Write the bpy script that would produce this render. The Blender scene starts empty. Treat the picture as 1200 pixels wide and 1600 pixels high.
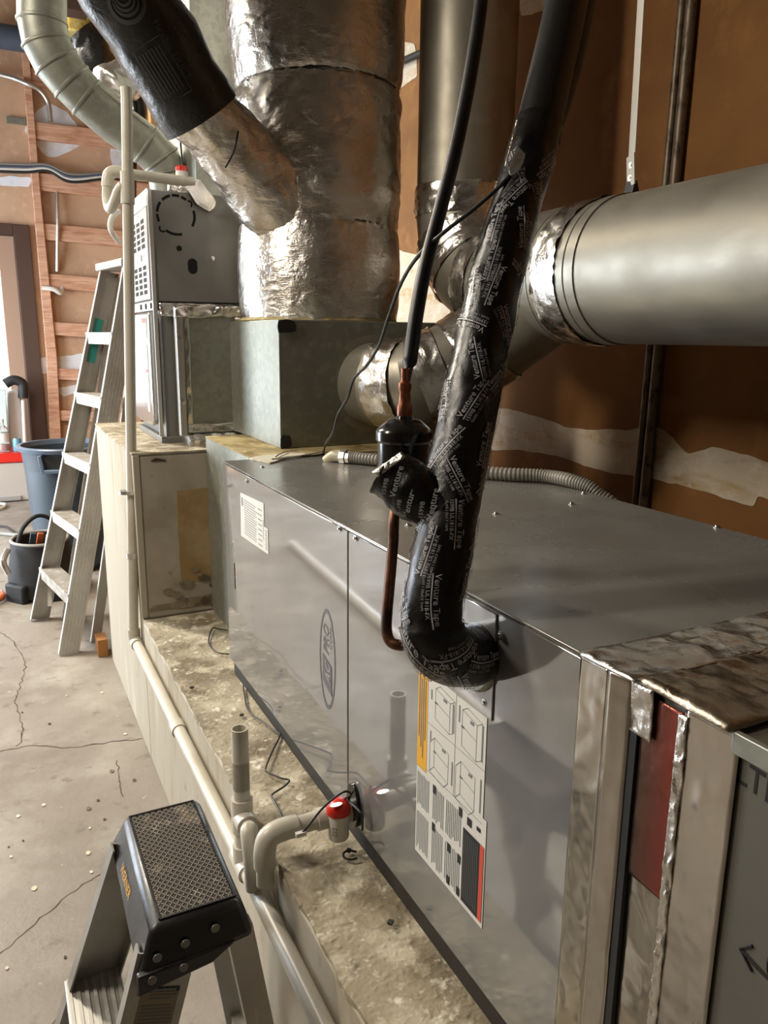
import bpy, bmesh, math, random
from mathutils import Vector, Matrix, noise
random.seed(7)
scene = bpy.context.scene
col = scene.collection
V = Vector

# ------------------------------------------------------------------ camera, world, lights, exposure
CAM = V((0, 0, 1.47)); FPX = 1206.4
PITCH, YAW, ROLL = math.radians(12.684), math.radians(26.819), math.radians(.63)
_f = V((math.sin(YAW)*math.cos(PITCH), math.cos(YAW)*math.cos(PITCH), -math.sin(PITCH)))
_r0 = V((math.cos(YAW), -math.sin(YAW), 0)); _u0 = _r0.cross(_f)
_r = _r0*math.cos(ROLL) + _u0*math.sin(ROLL); _u = -_r0*math.sin(ROLL) + _u0*math.cos(ROLL)
cam_data = bpy.data.cameras.new('camera'); cam = bpy.data.objects.new('camera', cam_data); col.objects.link(cam)
cam_data.sensor_fit = 'VERTICAL'; cam_data.sensor_height = 36; cam_data.lens = FPX/1600*36
cam_data.clip_start = .02; cam_data.clip_end = 200
cam.matrix_world = Matrix((( _r.x, _u.x, -_f.x, CAM.x), (_r.y, _u.y, -_f.y, CAM.y), (_r.z, _u.z, -_f.z, CAM.z), (0, 0, 0, 1)))
scene.camera = cam

world = bpy.data.worlds.new('world'); scene.world = world; world.use_nodes = True
wb = world.node_tree.nodes['Background']; wb.inputs[0].default_value = (.80, .90, 1, 1); wb.inputs[1].default_value = 7.0

def area(name, loc, target, sx, sy, power, colr):
    d = bpy.data.lights.new(name, 'AREA'); d.shape = 'RECTANGLE'; d.size = sx; d.size_y = sy; d.energy = power; d.color = colr
    o = bpy.data.objects.new(name, d); col.objects.link(o); o.location = loc
    o.rotation_euler = (V(target)-V(loc)).to_track_quat('-Z', 'Y').to_euler()
    return o
KEY = V((-1.0, 4.6, 3.35)); FILL = V((-1.75, 1.95, 3.2))
area('key_lamp_light', KEY - V((0, 0, .06)), KEY + V((.25, -.35, -1)), .3, 1.2, 200, (1, .90, .75))
area('near_lamp_light', FILL - V((0, 0, .06)), FILL + V((.5, .1, -1)), .3, 1.2, 88, (1, .90, .76))
area('added_daylight', (-2.62, 6.15, 1.35), (1, 6.0, .8), 3.4, 2.4, 215, (.84, .91, 1))  # added daylight panel filling the unseen left opening

scene.view_settings.view_transform = 'Standard'; scene.view_settings.look = 'None'
scene.view_settings.gamma = 1; scene.view_settings.use_curve_mapping = False
scene.view_settings.exposure = -.1

# ------------------------------------------------------------------ measuring helpers
def ray(px, py): return _r*((px-600)/FPX) + _u*(-(py-800)/FPX) + _f
def P(px, py, ax, val):
    d = ray(px, py); i = 'xyz'.index(ax); t = (val-CAM[i])/d[i]; return CAM + d*t
def D(px, py, depth): return CAM + ray(px, py)*depth
def depth(p): return (V(p)-CAM).dot(_f)

# ------------------------------------------------------------------ materials
def lin(h):
    h = h.lstrip('#'); o = []
    for i in (0, 2, 4):
        c = int(h[i:i+2], 16)/255; o.append(c/12.92 if c <= .04045 else ((c+.055)/1.055)**2.4)
    return tuple(o)
def _mix(nt, fac, a, b):
    m = nt.nodes.new('ShaderNodeMix'); m.data_type = 'RGBA'
    nt.links.new(fac, m.inputs[0])
    for s, v in ((6, a), (7, b)):
        if isinstance(v, tuple): m.inputs[s].default_value = (*v, 1)
        else: nt.links.new(v, m.inputs[s])
    return m.outputs[2]
def _noise(nt, scale, detail=5, rough=.55, stretch=(1, 1, 1), typ='FBM', dist=0, voro=False, off=(0, 0, 0)):
    tc = nt.nodes.new('ShaderNodeTexCoord'); mp = nt.nodes.new('ShaderNodeMapping')
    mp.inputs['Scale'].default_value = stretch; mp.inputs['Location'].default_value = off
    nt.links.new(tc.outputs['Object'], mp.inputs[0])
    if voro:
        n = nt.nodes.new('ShaderNodeTexVoronoi'); n.inputs['Scale'].default_value = scale
        nt.links.new(mp.outputs[0], n.inputs[0]); return n.outputs['Color']
    n = nt.nodes.new('ShaderNodeTexNoise'); n.noise_type = typ
    n.inputs['Scale'].default_value = scale; n.inputs['Detail'].default_value = detail
    n.inputs['Roughness'].default_value = rough; n.inputs['Distortion'].default_value = dist
    nt.links.new(mp.outputs[0], n.inputs['Vector']); return n.outputs[0]
def _ramp(nt, fac, a, b):
    r = nt.nodes.new('ShaderNodeMapRange'); r.inputs['From Min'].default_value = a; r.inputs['From Max'].default_value = b
    nt.links.new(fac, r.inputs[0]); return r.outputs[0]
MATS = {}
def mat(name, c, rough=.5, metal=0, layers=(), bumps=(), rvar=None, coat=0, trans=0, ior=None, emit=None, spec=None):
    """layers: (colour, scale, lo, hi, stretch[, type]) ; bumps: (scale, strength, distance, stretch, type)"""
    m = bpy.data.materials.new(name); m.use_nodes = True; nt = m.node_tree; b = nt.nodes['Principled BSDF']
    if isinstance(c, str): c = lin(c)
    cur = c
    for k, L in enumerate(layers):
        lc, sc, lo, hi, st = L[:5]; typ = L[5] if len(L) > 5 else 'FBM'
        if isinstance(lc, str): lc = lin(lc)
        if typ == 'VORO':
            s = nt.nodes.new('ShaderNodeSeparateColor'); nt.links.new(_noise(nt, sc, stretch=st, voro=True), s.inputs[0]); f = s.outputs[0]
        else: f = _noise(nt, sc, 6, .6, st, typ, off=(k*3.1, k*1.7, k*.9))
        cur = _mix(nt, _ramp(nt, f, lo, hi), cur, lc)
    if isinstance(cur, tuple): b.inputs['Base Color'].default_value = (*cur, 1)
    else: nt.links.new(cur, b.inputs['Base Color'])
    b.inputs['Roughness'].default_value = rough; b.inputs['Metallic'].default_value = metal
    if rvar:
        sc, lo, hi = rvar
        r = nt.nodes.new('ShaderNodeMapRange'); r.inputs['From Min'].default_value = .3; r.inputs['From Max'].default_value = .7
        r.inputs['To Min'].default_value = lo; r.inputs['To Max'].default_value = hi
        nt.links.new(_noise(nt, sc, 5), r.inputs[0]); nt.links.new(r.outputs[0], b.inputs['Roughness'])
    prev = None
    for bp in bumps:
        sc, stg, dist, st, typ = bp
        f = _noise(nt, sc, 6, .6, st, typ, dist=.3)
        bn = nt.nodes.new('ShaderNodeBump'); bn.inputs['Strength'].default_value = stg; bn.inputs['Distance'].default_value = dist
        nt.links.new(f, bn.inputs['Height'])
        if prev: nt.links.new(prev, bn.inputs['Normal'])
        prev = bn.outputs[0]
    if prev: nt.links.new(prev, b.inputs['Normal'])
    if coat: b.inputs['Coat Weight'].default_value = coat; b.inputs['Coat Roughness'].default_value = .08
    if trans: b.inputs['Transmission Weight'].default_value = trans
    if ior: b.inputs['IOR'].default_value = ior
    if spec is not None: b.inputs['Specular IOR Level'].default_value = spec
    if emit:
        b.inputs['Emission Color'].default_value = (*emit[0], 1); b.inputs['Emission Strength'].default_value = emit[1]
    MATS[name] = m; return m
I = (1, 1, 1)
mat('unit_paint', (.33, .325, .315), .05, .5, layers=(((.29, .285, .28), 3, .45, .7, I),), bumps=((1.3, .035, .010, (1, .6, 1), 'FBM'),), rvar=(4, .03, .065))
mat('unit_top_paint', (.27, .265, .245), .3, .45, layers=(((.22, .215, .195), 2.5, .45, .75, I), ((.36, .34, .28), 60, .70, .8, (1, .15, 1))), bumps=((2, .08, .012, I, 'FBM'),), rvar=(6, .2, .34))
mat('galv', (.37, .38, .335), .5, .7, layers=(((.31, .32, .28), 60, .2, .9, I, 'VORO'), ((.25, .26, .22), 2.2, .5, .8, I)), bumps=((4, .08, .01, I, 'FBM'), (120, .05, .001, I, 'FBM')), rvar=(7, .42, .56))
mat('galv_duct', (.37, .345, .285), .5, .72, layers=(((.27, .25, .205), 4, .42, .7, (1, .4, 1)), ((.43, .41, .35), 14, .55, .75, (1, .3, 1))), bumps=((7, .08, .008, (1, .4, 1), 'FBM'), (160, .06, .001, I, 'FBM')), rvar=(8, .42, .56))
mat('galv_dull', (.27, .275, .235), .5, .6, layers=(((.20, .205, .17), 3, .4, .7, I), ((.36, .365, .32), 30, .5, .8, I)), bumps=((5, .1, .01, I, 'FBM'),))
mat('return_grey', (.15, .145, .122), .5, .5, layers=(((.12, .115, .096), 3, .4, .7, I),))
mat('rust_top', '#a8976a', .8, 0, layers=(('#6f5a2e', 9, .45, .65, I), ('#c9bb90', 25, .55, .7, I)))
mat('foil', (.78, .765, .735), .2, 1, bumps=((16, .5, .018, (1, 1, 1), 'RIDGED_MULTIFRACTAL'), (55, .4, .006, (1, 1, 1), 'FBM'), (170, .25, .002, (.4, .4, 1.5), 'FBM')), rvar=(14, .13, .36))
mat('foil_scrim', (.80, .77, .725), .27, 1, layers=(((.58, .54, .48), 4, .45, .7, I),), bumps=((6, .4, .03, (1, 1, .9), 'FBM'), (20, .35, .012, (1, 1, 2.0), 'RIDGED_MULTIFRACTAL'), (130, .5, .003, (.5, .5, 2), 'FBM')), rvar=(9, .18, .38))
mat('foil_dark', (.42, .36, .28), .22, 1, bumps=((14, .5, .018, I, 'RIDGED_MULTIFRACTAL'), (60, .35, .005, I, 'FBM')), rvar=(12, .15, .38))
mat('foil_smooth', (.58, .555, .505), .18, 1, bumps=((3, .10, .02, (1, 1, .6), 'FBM'), (26, .30, .006, (1, 1.2, .8), 'RIDGED_MULTIFRACTAL')), rvar=(10, .15, .30))
mat('red_reflection', (.20, .035, .028), .22, .6, layers=(((.27, .10, .055), 7, .45, .6, (1, 1, .5)), ((.36, .28, .23), 5, .56, .7, (1, 1, .6))), bumps=((9, .3, .012, (1, 1, .4), 'FBM'), (40, .25, .004, I, 'RIDGED_MULTIFRACTAL')), rvar=(8, .16, .3))
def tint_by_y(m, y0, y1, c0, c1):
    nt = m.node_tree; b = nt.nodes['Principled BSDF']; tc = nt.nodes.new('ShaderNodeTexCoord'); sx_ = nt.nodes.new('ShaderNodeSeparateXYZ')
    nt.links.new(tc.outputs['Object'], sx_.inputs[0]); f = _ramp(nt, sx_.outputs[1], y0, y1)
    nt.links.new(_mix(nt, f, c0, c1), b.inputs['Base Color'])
tint_by_y(MATS['red_reflection'], .466, .512, (.27, .05, .036), (.11, .07, .052))  # brown-to-red blend paints a red object's reflection into the foil colour
mat('tape_black', (.0045, .0045, .005), .3, 0, bumps=((30, .35, .005, I, 'RIDGED_MULTIFRACTAL'), (110, .3, .002, I, 'FBM')), rvar=(30, .2, .45), spec=.45)
mat('foam_black', (.008, .0078, .0075), .42, 0, bumps=((60, .2, .002, I, 'FBM'),), spec=.4)
mat('skid_gap_shade', (.022, .018, .013), .7)
mat('tape_print', (.40, .40, .42), .4)
mat('black_gloss', (.008, .008, .008), .18, 0, spec=.6)
mat('black_matte', (.016, .016, .016), .6)
mat('black_hole', (.004, .004, .004), .9)
mat('copper', (.13, .055, .03), .42, .8, layers=(((.035, .018, .012), 22, .42, .6, I),))
mat('copper_bright', (.36, .13, .06), .38, .9, layers=(((.12, .05, .03), 40, .45, .65, I),))
mat('pvc', '#c3beb0', .35, 0, layers=(('#aea894', 6, .5, .75, I),))
mat('pvc_dirty', '#c6bda4', .42, 0, layers=(('#9f9377', 8, .45, .7, I),))
mat('pvc_inner', '#8d8468', .7)
mat('white_plastic', '#d8d5cc', .4)
mat('pipe_white', '#f4f3ef', .3)
mat('red_plastic', (.62, .025, .015), .3)
mat('concrete_floor', '#8b8379', .62, 0, layers=(('#756c60', 1.4, .42, .66, I), ('#a09a90', 3.2, .5, .7, I), ('#675e52', 13, .58, .74, I), ('#b9b4aa', 34, .68, .78, I), ('#4d463c', 60, .72, .8, I)), bumps=((9, .12, .02, I, 'FBM'), (70, .25, .004, I, 'FBM')), rvar=(3, .42, .7))
mat('plinth_top', '#9c927c', .8, 0, layers=(('#766b56', 6, .45, .6, I), ('#b9b09a', 12, .5, .62, I), ('#574d3d', 9, .62, .75, I), ('#d9d3c2', 38, .58, .70, I), ('#40372a', 3.2, .68, .8, I)), bumps=((16, .5, .012, I, 'FBM'), (70, .6, .005, I, 'RIDGED_MULTIFRACTAL')))
mat('block_paint', '#aaa291', .7, 0, layers=(('#958a70', 2.6, .5, .66, (1.5, 2, .45)), ('#bdb6a5', 5, .55, .72, (1.5, 2, .3)), ('#766c5a', 11, .66, .8, I)), bumps=((20, .1, .004, I, 'FBM'),))
mat('block_front', '#aaa192', .75, 0, layers=(('#978c7b', 5, .45, .65, I), ('#756b5b', 16, .66, .78, I)), bumps=((20, .1, .004, I, 'FBM'),))
mat('bare_paper', '#a8926a', .8, 0, layers=(('#94794e', 4, .48, .6, I),))
mat('stain_brown', '#82765f', .9, 0, layers=(('#5b503f', 14, .48, .6, I), ('#9b907c', 22, .5, .65, I)))
mat('grime', '#3f362a', .9, 0, layers=(('#746754', 12, .45, .6, I),))
mat('kraft_wall', '#8f622f', .75, 0, layers=(('#7d5329', 2.2, .42, .65, I), ('#9c6d37', 7, .55, .72, I)), bumps=((90, .06, .002, I, 'FBM'),))
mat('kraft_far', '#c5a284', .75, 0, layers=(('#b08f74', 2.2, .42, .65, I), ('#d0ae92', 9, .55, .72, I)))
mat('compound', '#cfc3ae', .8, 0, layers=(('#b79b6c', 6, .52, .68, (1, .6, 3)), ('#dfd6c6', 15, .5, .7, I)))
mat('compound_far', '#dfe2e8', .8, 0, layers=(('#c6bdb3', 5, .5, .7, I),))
mat('lumber', '#cb9c7e', .7, 0, layers=(('#b07d60', 5, .45, .65, (1, 1, 5)), ('#dbb599', 9, .5, .7, (.4, 1, 6))))
mat('lumber_tan', '#b88a50', .7, 0, layers=(('#9d6f3a', 5, .45, .65, (4, 4, .6)),))
mat('brown_trim', '#4c362b', .55)
mat('door_tan', '#a98a74', .6)
mat('aluminium', (.46, .445, .41), .42, .75, layers=(((.36, .345, .31), 7, .45, .7, I), ((.55, .53, .49), 30, .6, .75, (3, 3, .3))), rvar=(9, .34, .54))
mat('aluminium_dirty', (.44, .42, .38), .5, .5, layers=(((.32, .29, .24), 10, .45, .65, I), ((.62, .61, .58), 24, .55, .7, I)))
mat('trash_blue', '#3b4651', .45, 0, layers=(('#343e48', 5, .4, .7, I),))
mat('trash_rim', '#566577', .4)
mat('cooler_body', '#b4aba2', .45)
mat('bag_black', (.006, .006, .0065), .7, 0, layers=(((.014, .014, .015), 12, .45, .7, I),), bumps=((40, .3, .004, I, 'FBM'),))
mat('strap_grey', '#8c8a84', .6)
mat('chrome', (.75, .75, .74), .2, 1)
mat('screw', (.6, .58, .54), .3, 1)
mat('zinc', (.70, .69, .66), .35, .95, layers=(((.55, .53, .49), 20, .45, .7, I),))
mat('strap_steel', (.74, .71, .64), .42, .75)
mat('conduit_old', (.21, .165, .12), .5, .65, layers=(((.08, .06, .045), 40, .5, .65, (1, 1, .5)),))
mat('flex_grey', '#86827a', .45)
mat('wire_black', (.012, .012, .012), .45)
mat('wire_white', '#c9c2b0', .5)
mat('putty', '#c9c3b2', .8, 0, bumps=((60, .8, .006, I, 'FBM'),))
mat('label_white', '#cfccc3', .45)
mat('label_yellow', (.72, .36, .015), .45)
mat('label_red', (.55, .07, .045), .45)
mat('ink', (.012, .012, .012), .6)
mat('ink_grey', (.17, .17, .17), .6)
mat('logo_grey', (.105, .105, .12), .35, .3)
mat('logo_light', (.36, .36, .365), .3, .3)
mat('marker', (.010, .008, .008), .5)
mat('furnace_grey', (.21, .205, .195), .42, .3, layers=(((.18, .175, .165), 3, .45, .7, I),))
mat('furnace_door', (.40, .385, .37), .38, .4)
mat('furnace_gloss', (.50, .50, .49), .13, .75, bumps=((3, .1, .01, I, 'FBM'),))
mat('furnace_light', (.50, .49, .47), .35, .5)
mat('flex_duct', (.009, .009, .0095), .30, 0, bumps=((16, .5, .014, I, 'FBM'),), rvar=(12, .2, .45), spec=.6)
mat('flex_print', (.045, .045, .047), .5)
mat('insulation_yellow', '#c9ab4c', .9, 0, layers=(('#e0d090', 18, .45, .65, I), ('#8f7426', 12, .55, .7, I)), bumps=((30, .9, .015, I, 'FBM'),))
mat('cap_black', (.011, .011, .012), .30, 0, layers=(((.20, .19, .17), 26, .70, .76, I),), bumps=((60, .15, .002, I, 'FBM'),), rvar=(14, .22, .45), spec=.6)
mat('cap_mat', (.022, .019, .016), .75, 0, layers=(((.30, .25, .18), 16, .58, .7, I),))
mat('cap_grid', (.20, .17, .135), .55, 0, layers=(((.46, .41, .33), 20, .58, .68, I),))
mat('label_ladder', '#8d7f66', .5)
mat('teal', '#2f8f86', .5)
mat('ladder_teal_header', '#1e3236', .5)
mat('cardboard', '#9a6b3a', .8)
mat('glass', (.95, .97, .98), .02, 0, trans=1, ior=1.45)
mat('bottle_clear', (.86, .92, .92), .08, 0, trans=.85, ior=1.4)
mat('teal_can', '#5f93a8', .35)
mat('mint', '#c8ded4', .5)
mat('dirt_red', '#b05a45', .6)
mat('wall_plain', '#6b6257', .8)
mat('ceiling_plain', '#7f766a', .85)
mat('fence_white', '#dfe3e6', .8)
mat('ground_out', '#b9b6ae', .9)
mat('lamp_white', '#e6e2d8', .5)
mat('lamp_glow', (1, 1, 1), .5, emit=((1, .87, .68), 6))
mat('blue_pipe', '#4a5566', .45)
mat('tool_orange', (.45, .10, .03), .4)

# ------------------------------------------------------------------ mesh builder
def spline(pts, n=8):
    pts = [V(p) for p in pts]; out = []
    for i in range(len(pts)-1):
        p0 = pts[max(i-1, 0)]; p1 = pts[i]; p2 = pts[i+1]; p3 = pts[min(i+2, len(pts)-1)]
        for k in range(n):
            t = k/n
            out.append(.5*((2*p1) + (-p0+p2)*t + (2*p0-5*p1+4*p2-p3)*t*t + (-p0+3*p1-3*p2+p3)*t**3))
    out.append(pts[-1]); return out
def frames(pts):
    n = len(pts); T = []
    for i in range(n):
        T.append((pts[min(i+1, n-1)]-pts[max(i-1, 0)]).normalized())
    a = V((0, 0, 1)) if abs(T[0].z) < .9 else V((1, 0, 0))
    N = [(a - T[0]*a.dot(T[0])).normalized()]
    for i in range(1, n):
        q = T[i-1].rotation_difference(T[i]); m = q @ N[-1]; N.append((m - T[i]*m.dot(T[i])).normalized())
    return T, N, [T[i].cross(N[i]) for i in range(n)]
class MB:
    def __init__(s): s.v = []; s.f = []
    def add(s, v, f):
        o = len(s.v); s.v += [V(p) for p in v]; s.f += [tuple(i+o for i in q) for q in f]; return s
    def bx(s, x0, x1, y0, y1, z0, z1):
        return s.add([(x0, y0, z0), (x1, y0, z0), (x1, y1, z0), (x0, y1, z0), (x0, y0, z1), (x1, y0, z1), (x1, y1, z1), (x0, y1, z1)],
                     [(3, 2, 1, 0), (4, 5, 6, 7), (0, 1, 5, 4), (1, 2, 6, 5), (2, 3, 7, 6), (3, 0, 4, 7)])
    def hexa(s, b, t):
        return s.add(list(b)+list(t), [(3, 2, 1, 0), (4, 5, 6, 7), (0, 1, 5, 4), (1, 2, 6, 5), (2, 3, 7, 6), (3, 0, 4, 7)])
    def beam(s, p0, p1, w, h, side, w1=None, h1=None):
        p0, p1, side = V(p0), V(p1), V(side); d = (p1-p0).normalized(); a = (side - d*side.dot(d)).normalized(); b = d.cross(a)
        w1 = w1 or w; h1 = h1 or h
        c = ((-1, -1), (1, -1), (1, 1), (-1, 1))
        return s.hexa([p0+a*(i*w/2)+b*(j*h/2) for i, j in c], [p1+a*(i*w1/2)+b*(j*h1/2) for i, j in c])
    def tube(s, pts, r, seg=12, caps=True, rf=None):
        pts = [V(p) for p in pts]; n = len(pts); T, N, B = frames(pts); vv = []; ff = []
        for i in range(n):
            ri = r[i] if isinstance(r, (list, tuple)) else r
            for k in range(seg):
                a = 2*math.pi*k/seg; rr = ri + (rf(i, a) if rf else 0)
                vv.append(pts[i] + (N[i]*math.cos(a) + B[i]*math.sin(a))*rr)
        for i in range(n-1):
            for k in range(seg):
                k2 = (k+1) % seg; ff.append((i*seg+k, i*seg+k2, (i+1)*seg+k2, (i+1)*seg+k))
        if caps: ff.append(tuple(range(seg))[::-1]); ff.append(tuple((n-1)*seg+k for k in range(seg)))
        return s.add(vv, ff)
    def cyl(s, p0, p1, r, r1=None, seg=16): return s.tube([p0, p1], [r, r if r1 is None else r1], seg)
    def pipe(s, p0, p1, ro, ri, seg=20):
        p0, p1 = V(p0), V(p1); T, N, B = frames([p0, p1]); vv = []
        for p, r in ((p0, ro), (p1, ro), (p1, ri), (p0, ri)):
            vv += [p + (N[0]*math.cos(2*math.pi*k/seg)+B[0]*math.sin(2*math.pi*k/seg))*r for k in range(seg)]
        ff = []
        for i in range(4):
            for k in range(seg):
                k2 = (k+1) % seg; j = (i+1) % 4; ff.append((i*seg+k, i*seg+k2, j*seg+k2, j*seg+k))
        return s.add(vv, ff)
    def lathe(s, prof, origin=(0, 0, 0), axis=(0, 0, 1), seg=32):
        o = V(origin); ax = V(axis).normalized(); a = V((1, 0, 0)) if abs(ax.x) < .9 else V((0, 1, 0)); n = (a-ax*a.dot(ax)).normalized(); b = ax.cross(n)
        vv = []; ff = []
        for r, h in prof:
            vv += [o + ax*h + (n*math.cos(2*math.pi*k/seg)+b*math.sin(2*math.pi*k/seg))*r for k in range(seg)]
        for i in range(len(prof)-1):
            for k in range(seg):
                k2 = (k+1) % seg; ff.append((i*seg+k, i*seg+k2, (i+1)*seg+k2, (i+1)*seg+k))
        return s.add(vv, ff)
    def plate(s, poly, off):
        """polygon (3D, planar) extruded by vector off"""
        n = len(poly); off = V(off); p = [V(q) for q in poly]
        f = [tuple(range(n))[::-1], tuple(range(n, 2*n))] + [(i, (i+1) % n, n+(i+1) % n, n+i) for i in range(n)]
        return s.add(p + [q+off for q in p], f)
    def build(s, name, m, parent=None, smooth=40, bevel=0, fix=True):
        me = bpy.data.meshes.new(name); me.from_pydata(s.v, [], s.f)
        if fix:
            bm = bmesh.new(); bm.from_mesh(me); bmesh.ops.recalc_face_normals(bm, faces=bm.faces); bm.to_mesh(me); bm.free()
        me.materials.append(MATS[m])
        if smooth:
            for p in me.polygons: p.use_smooth = True
            me.set_sharp_from_angle(angle=math.radians(smooth))
        o = bpy.data.objects.new(name, me); col.objects.link(o)
        if parent: attach(o, parent)
        if bevel:
            b = o.modifiers.new('bevel', 'BEVEL'); b.width = bevel; b.segments = 2; b.limit_method = 'ANGLE'; b.angle_limit = math.radians(40)
        return o
def attach(o, parent):
    o.parent = parent
    if parent.type == 'EMPTY': o.matrix_parent_inverse = Matrix.Translation(-parent.location)
def thing(name, loc, label, cat, group=None):
    o = bpy.data.objects.new(name, None); col.objects.link(o); o.location = loc; o.empty_display_size = .05
    return tag(o, label, cat, group)
def tag(o, label, cat, group=None):
    o['label'] = label; o['category'] = cat
    if group: o['group'] = group
    return o
def struct(o, label=None):
    o['kind'] = 'structure'
    if label: o['label'] = label
    return o
def box(name, m, parent, x0, x1, y0, y1, z0, z1, bevel=0):
    return MB().bx(x0, x1, y0, y1, z0, z1).build(name, m, parent, bevel=bevel)
_tc = {}
def text2d(s, size=1.0, bold=0, shear=0, align='LEFT'):
    key = (s, bold, shear, align)
    if key not in _tc:
        c = bpy.data.curves.new('t', 'FONT'); c.body = s; c.size = 1; c.resolution_u = 2; c.offset = bold; c.shear = shear; c.align_x = align; c.fill_mode = 'FRONT'
        o = bpy.data.objects.new('t', c); col.objects.link(o); dg = bpy.context.evaluated_depsgraph_get(); e = o.evaluated_get(dg); me = e.to_mesh()
        _tc[key] = ([tuple(v.co[:2]) for v in me.vertices], [tuple(p.vertices) for p in me.polygons])
        e.to_mesh_clear(); bpy.data.objects.remove(o); bpy.data.curves.remove(c)
    v, f = _tc[key]; return [(x*size, y*size) for x, y in v], f
def put_text(mb, s, size, fn, bold=0, shear=0, align='LEFT', du=0, dv=0):
    v, f = text2d(s, size, bold, shear, align); return mb.add([fn(x+du, y+dv) for x, y in v], f)
def ragged(poly, amp, n=6, seed=0):
    """subdivide a closed planar polygon and jitter its outline (jitter stays in the polygon's plane)"""
    P3 = [V(q) for q in poly]; m = len(P3); nn = V((0, 0, 0))
    for i in range(m): nn += P3[i].cross(P3[(i+1) % m])
    nn.normalize(); out = []
    for i in range(m):
        p0, a, b, p3 = P3[i-1], P3[i], P3[(i+1) % m], P3[(i+2) % m]
        for k in range(n):
            t = k/n; c = .5*((2*a)+(-p0+b)*t+(2*p0-5*a+4*b-p3)*t*t+(-p0+3*a-3*b+p3)*t**3)
            p = c.lerp(a.lerp(b, t), .5); f = .12/max(amp, .001)
            q = noise.noise_vector(p*f + V((seed, 0, 0)))*amp*.6 + noise.noise_vector(p*f*3 + V((0, seed, 0)))*amp*.35
            out.append(p + q - nn*q.dot(nn))
    return out

# ================================================================== THE SETTING
XW, YB, ZC, XL, YN = 1.95, 8.3, 4.4, -2.5, -2.5
floor = struct(MB().bx(XL-.1, XW+.1, YN-.1, YB+.1, -.1, 0).build('floor', 'concrete_floor'), 'stained cracked concrete garage floor')
def crack(pxs, w):
    pts = spline([P(x, y, 'z', 0) for x, y in pxs], 10); mb = MB(); L = []; R_ = []
    for i, p in enumerate(pts):
        t = (pts[min(i+1, len(pts)-1)]-pts[max(i-1, 0)]); n = V((-t.y, t.x, 0)).normalized()
        j = noise.noise(p*30)*.012; ww = w*(.5+.8*abs(noise.noise(p*60)))
        L.append(p+n*(j+ww)); R_.append(p+n*(j-ww))
    for i in range(len(pts)-1):
        mb.add([V((q.x, q.y, .0012)) for q in (L[i], R_[i], R_[i+1], L[i+1])], [(0, 1, 2, 3)])
    mb.build('crack', 'grime', floor, fix=False)
crack(((-30, 1176), (0, 1173), (50, 1165), (110, 1168), (170, 1160), (222, 1154)), .0035)
crack(((-10, 985), (15, 998), (38, 1035), (30, 1075), (24, 1095), (35, 1140), (28, 1166)), .003)
crack(((183, 1188), (186, 1215), (191, 1245)), .0025)
crack(((-20, 1500), (10, 1480), (60, 1440), (110, 1395), (165, 1360)), .0018)
crack(((60, 1640), (90, 1590), (150, 1560)), .0012)
for k in range(26):
    x, y = random.uniform(0, 240), random.uniform(1050, 1590); p = P(x, y, 'z', 0)
    if p.x > .34: continue
    r = random.uniform(.003, .008)
    poly = ragged([p+V((r*math.cos(a), r*1.4*math.sin(a), .0015)) for a in (0, 1.3, 2.5, 3.8, 5)], .002, 2, k)
    for q in poly: q.z = .0015
    MB().plate(poly, (0, 0, .001)).build('floor_speck', 'compound' if k % 2 else 'grime', floor)

wall_r = struct(MB().bx(XW, XW+.1, YN, YB, 0, ZC).build('wall_right', 'kraft_wall'), 'brown unpainted wallboard behind the ducts')
def smear(parent, m, name, pxs, ax, val, off, amp, seed):
    MB().plate(ragged([P(x, y, ax, val) for x, y in pxs], amp, 8, seed), off).build(name, m, parent, smooth=0)
cp = [(760, 636), (830, 648), (890, 668), (960, 672), (1030, 668), (1075, 706), (1120, 698), (1200, 722), (1330, 752), (1330, 800), (1210, 782), (1185, 775), (1176, 790), (1130, 778), (1075, 762), (1000, 745), (930, 735), (870, 712), (800, 704), (755, 700)]
smear(wall_r, 'compound', 'joint_compound', cp, 'x', XW, (-.0025, 0, 0), .012, 1)
smear(wall_r, 'compound', 'joint_compound', [(600, 395), (652, 398), (700, 420), (704, 500), (690, 560), (600, 560)], 'x', XW, (-.0025, 0, 0), .012, 2)
smear(wall_r, 'compound', 'joint_compound', [(600, 60), (648, 70), (652, 118), (630, 135), (600, 150)], 'x', XW, (-.0025, 0, 0), .012, 3)
smear(wall_r, 'compound', 'joint_compound', [(812, -20), (862, -30), (856, 12), (838, 18), (815, 24)], 'x', XW, (-.0025, 0, 0), .010, 4)
def poly_wall(m, name, boxes, lab):
    mb = MB()
    for b in boxes: mb.bx(*b)
    return struct(mb.build(name, m), lab)
DX0, DX1 = -.72, .33; DZ = 2.36
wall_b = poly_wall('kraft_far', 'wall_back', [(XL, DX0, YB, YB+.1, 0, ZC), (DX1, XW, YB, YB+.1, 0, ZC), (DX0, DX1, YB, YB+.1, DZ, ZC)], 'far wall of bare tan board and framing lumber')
wall_l = poly_wall('wall_plain', 'wall_left', [(XL-.1, XL, YN, 4.4, 0, ZC), (XL-.1, XL, 7.9, YB, 0, ZC), (XL-.1, XL, 4.4, 7.9, 2.6, ZC)], 'plain wall opposite the equipment with an added unseen opening for daylight')  # left opening is unseen, sized for the daylight it lets in
struct(MB().bx(XL, XW, YN-.1, YN, 0, ZC).build('wall_front', 'wall_plain'), 'plain wall behind the viewer')
struct(MB().bx(XL-.1, XW+.1, YN-.1, YB+.1, ZC, ZC+.1).build('ceiling', 'ceiling_plain'), 'plain ceiling')
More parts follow.
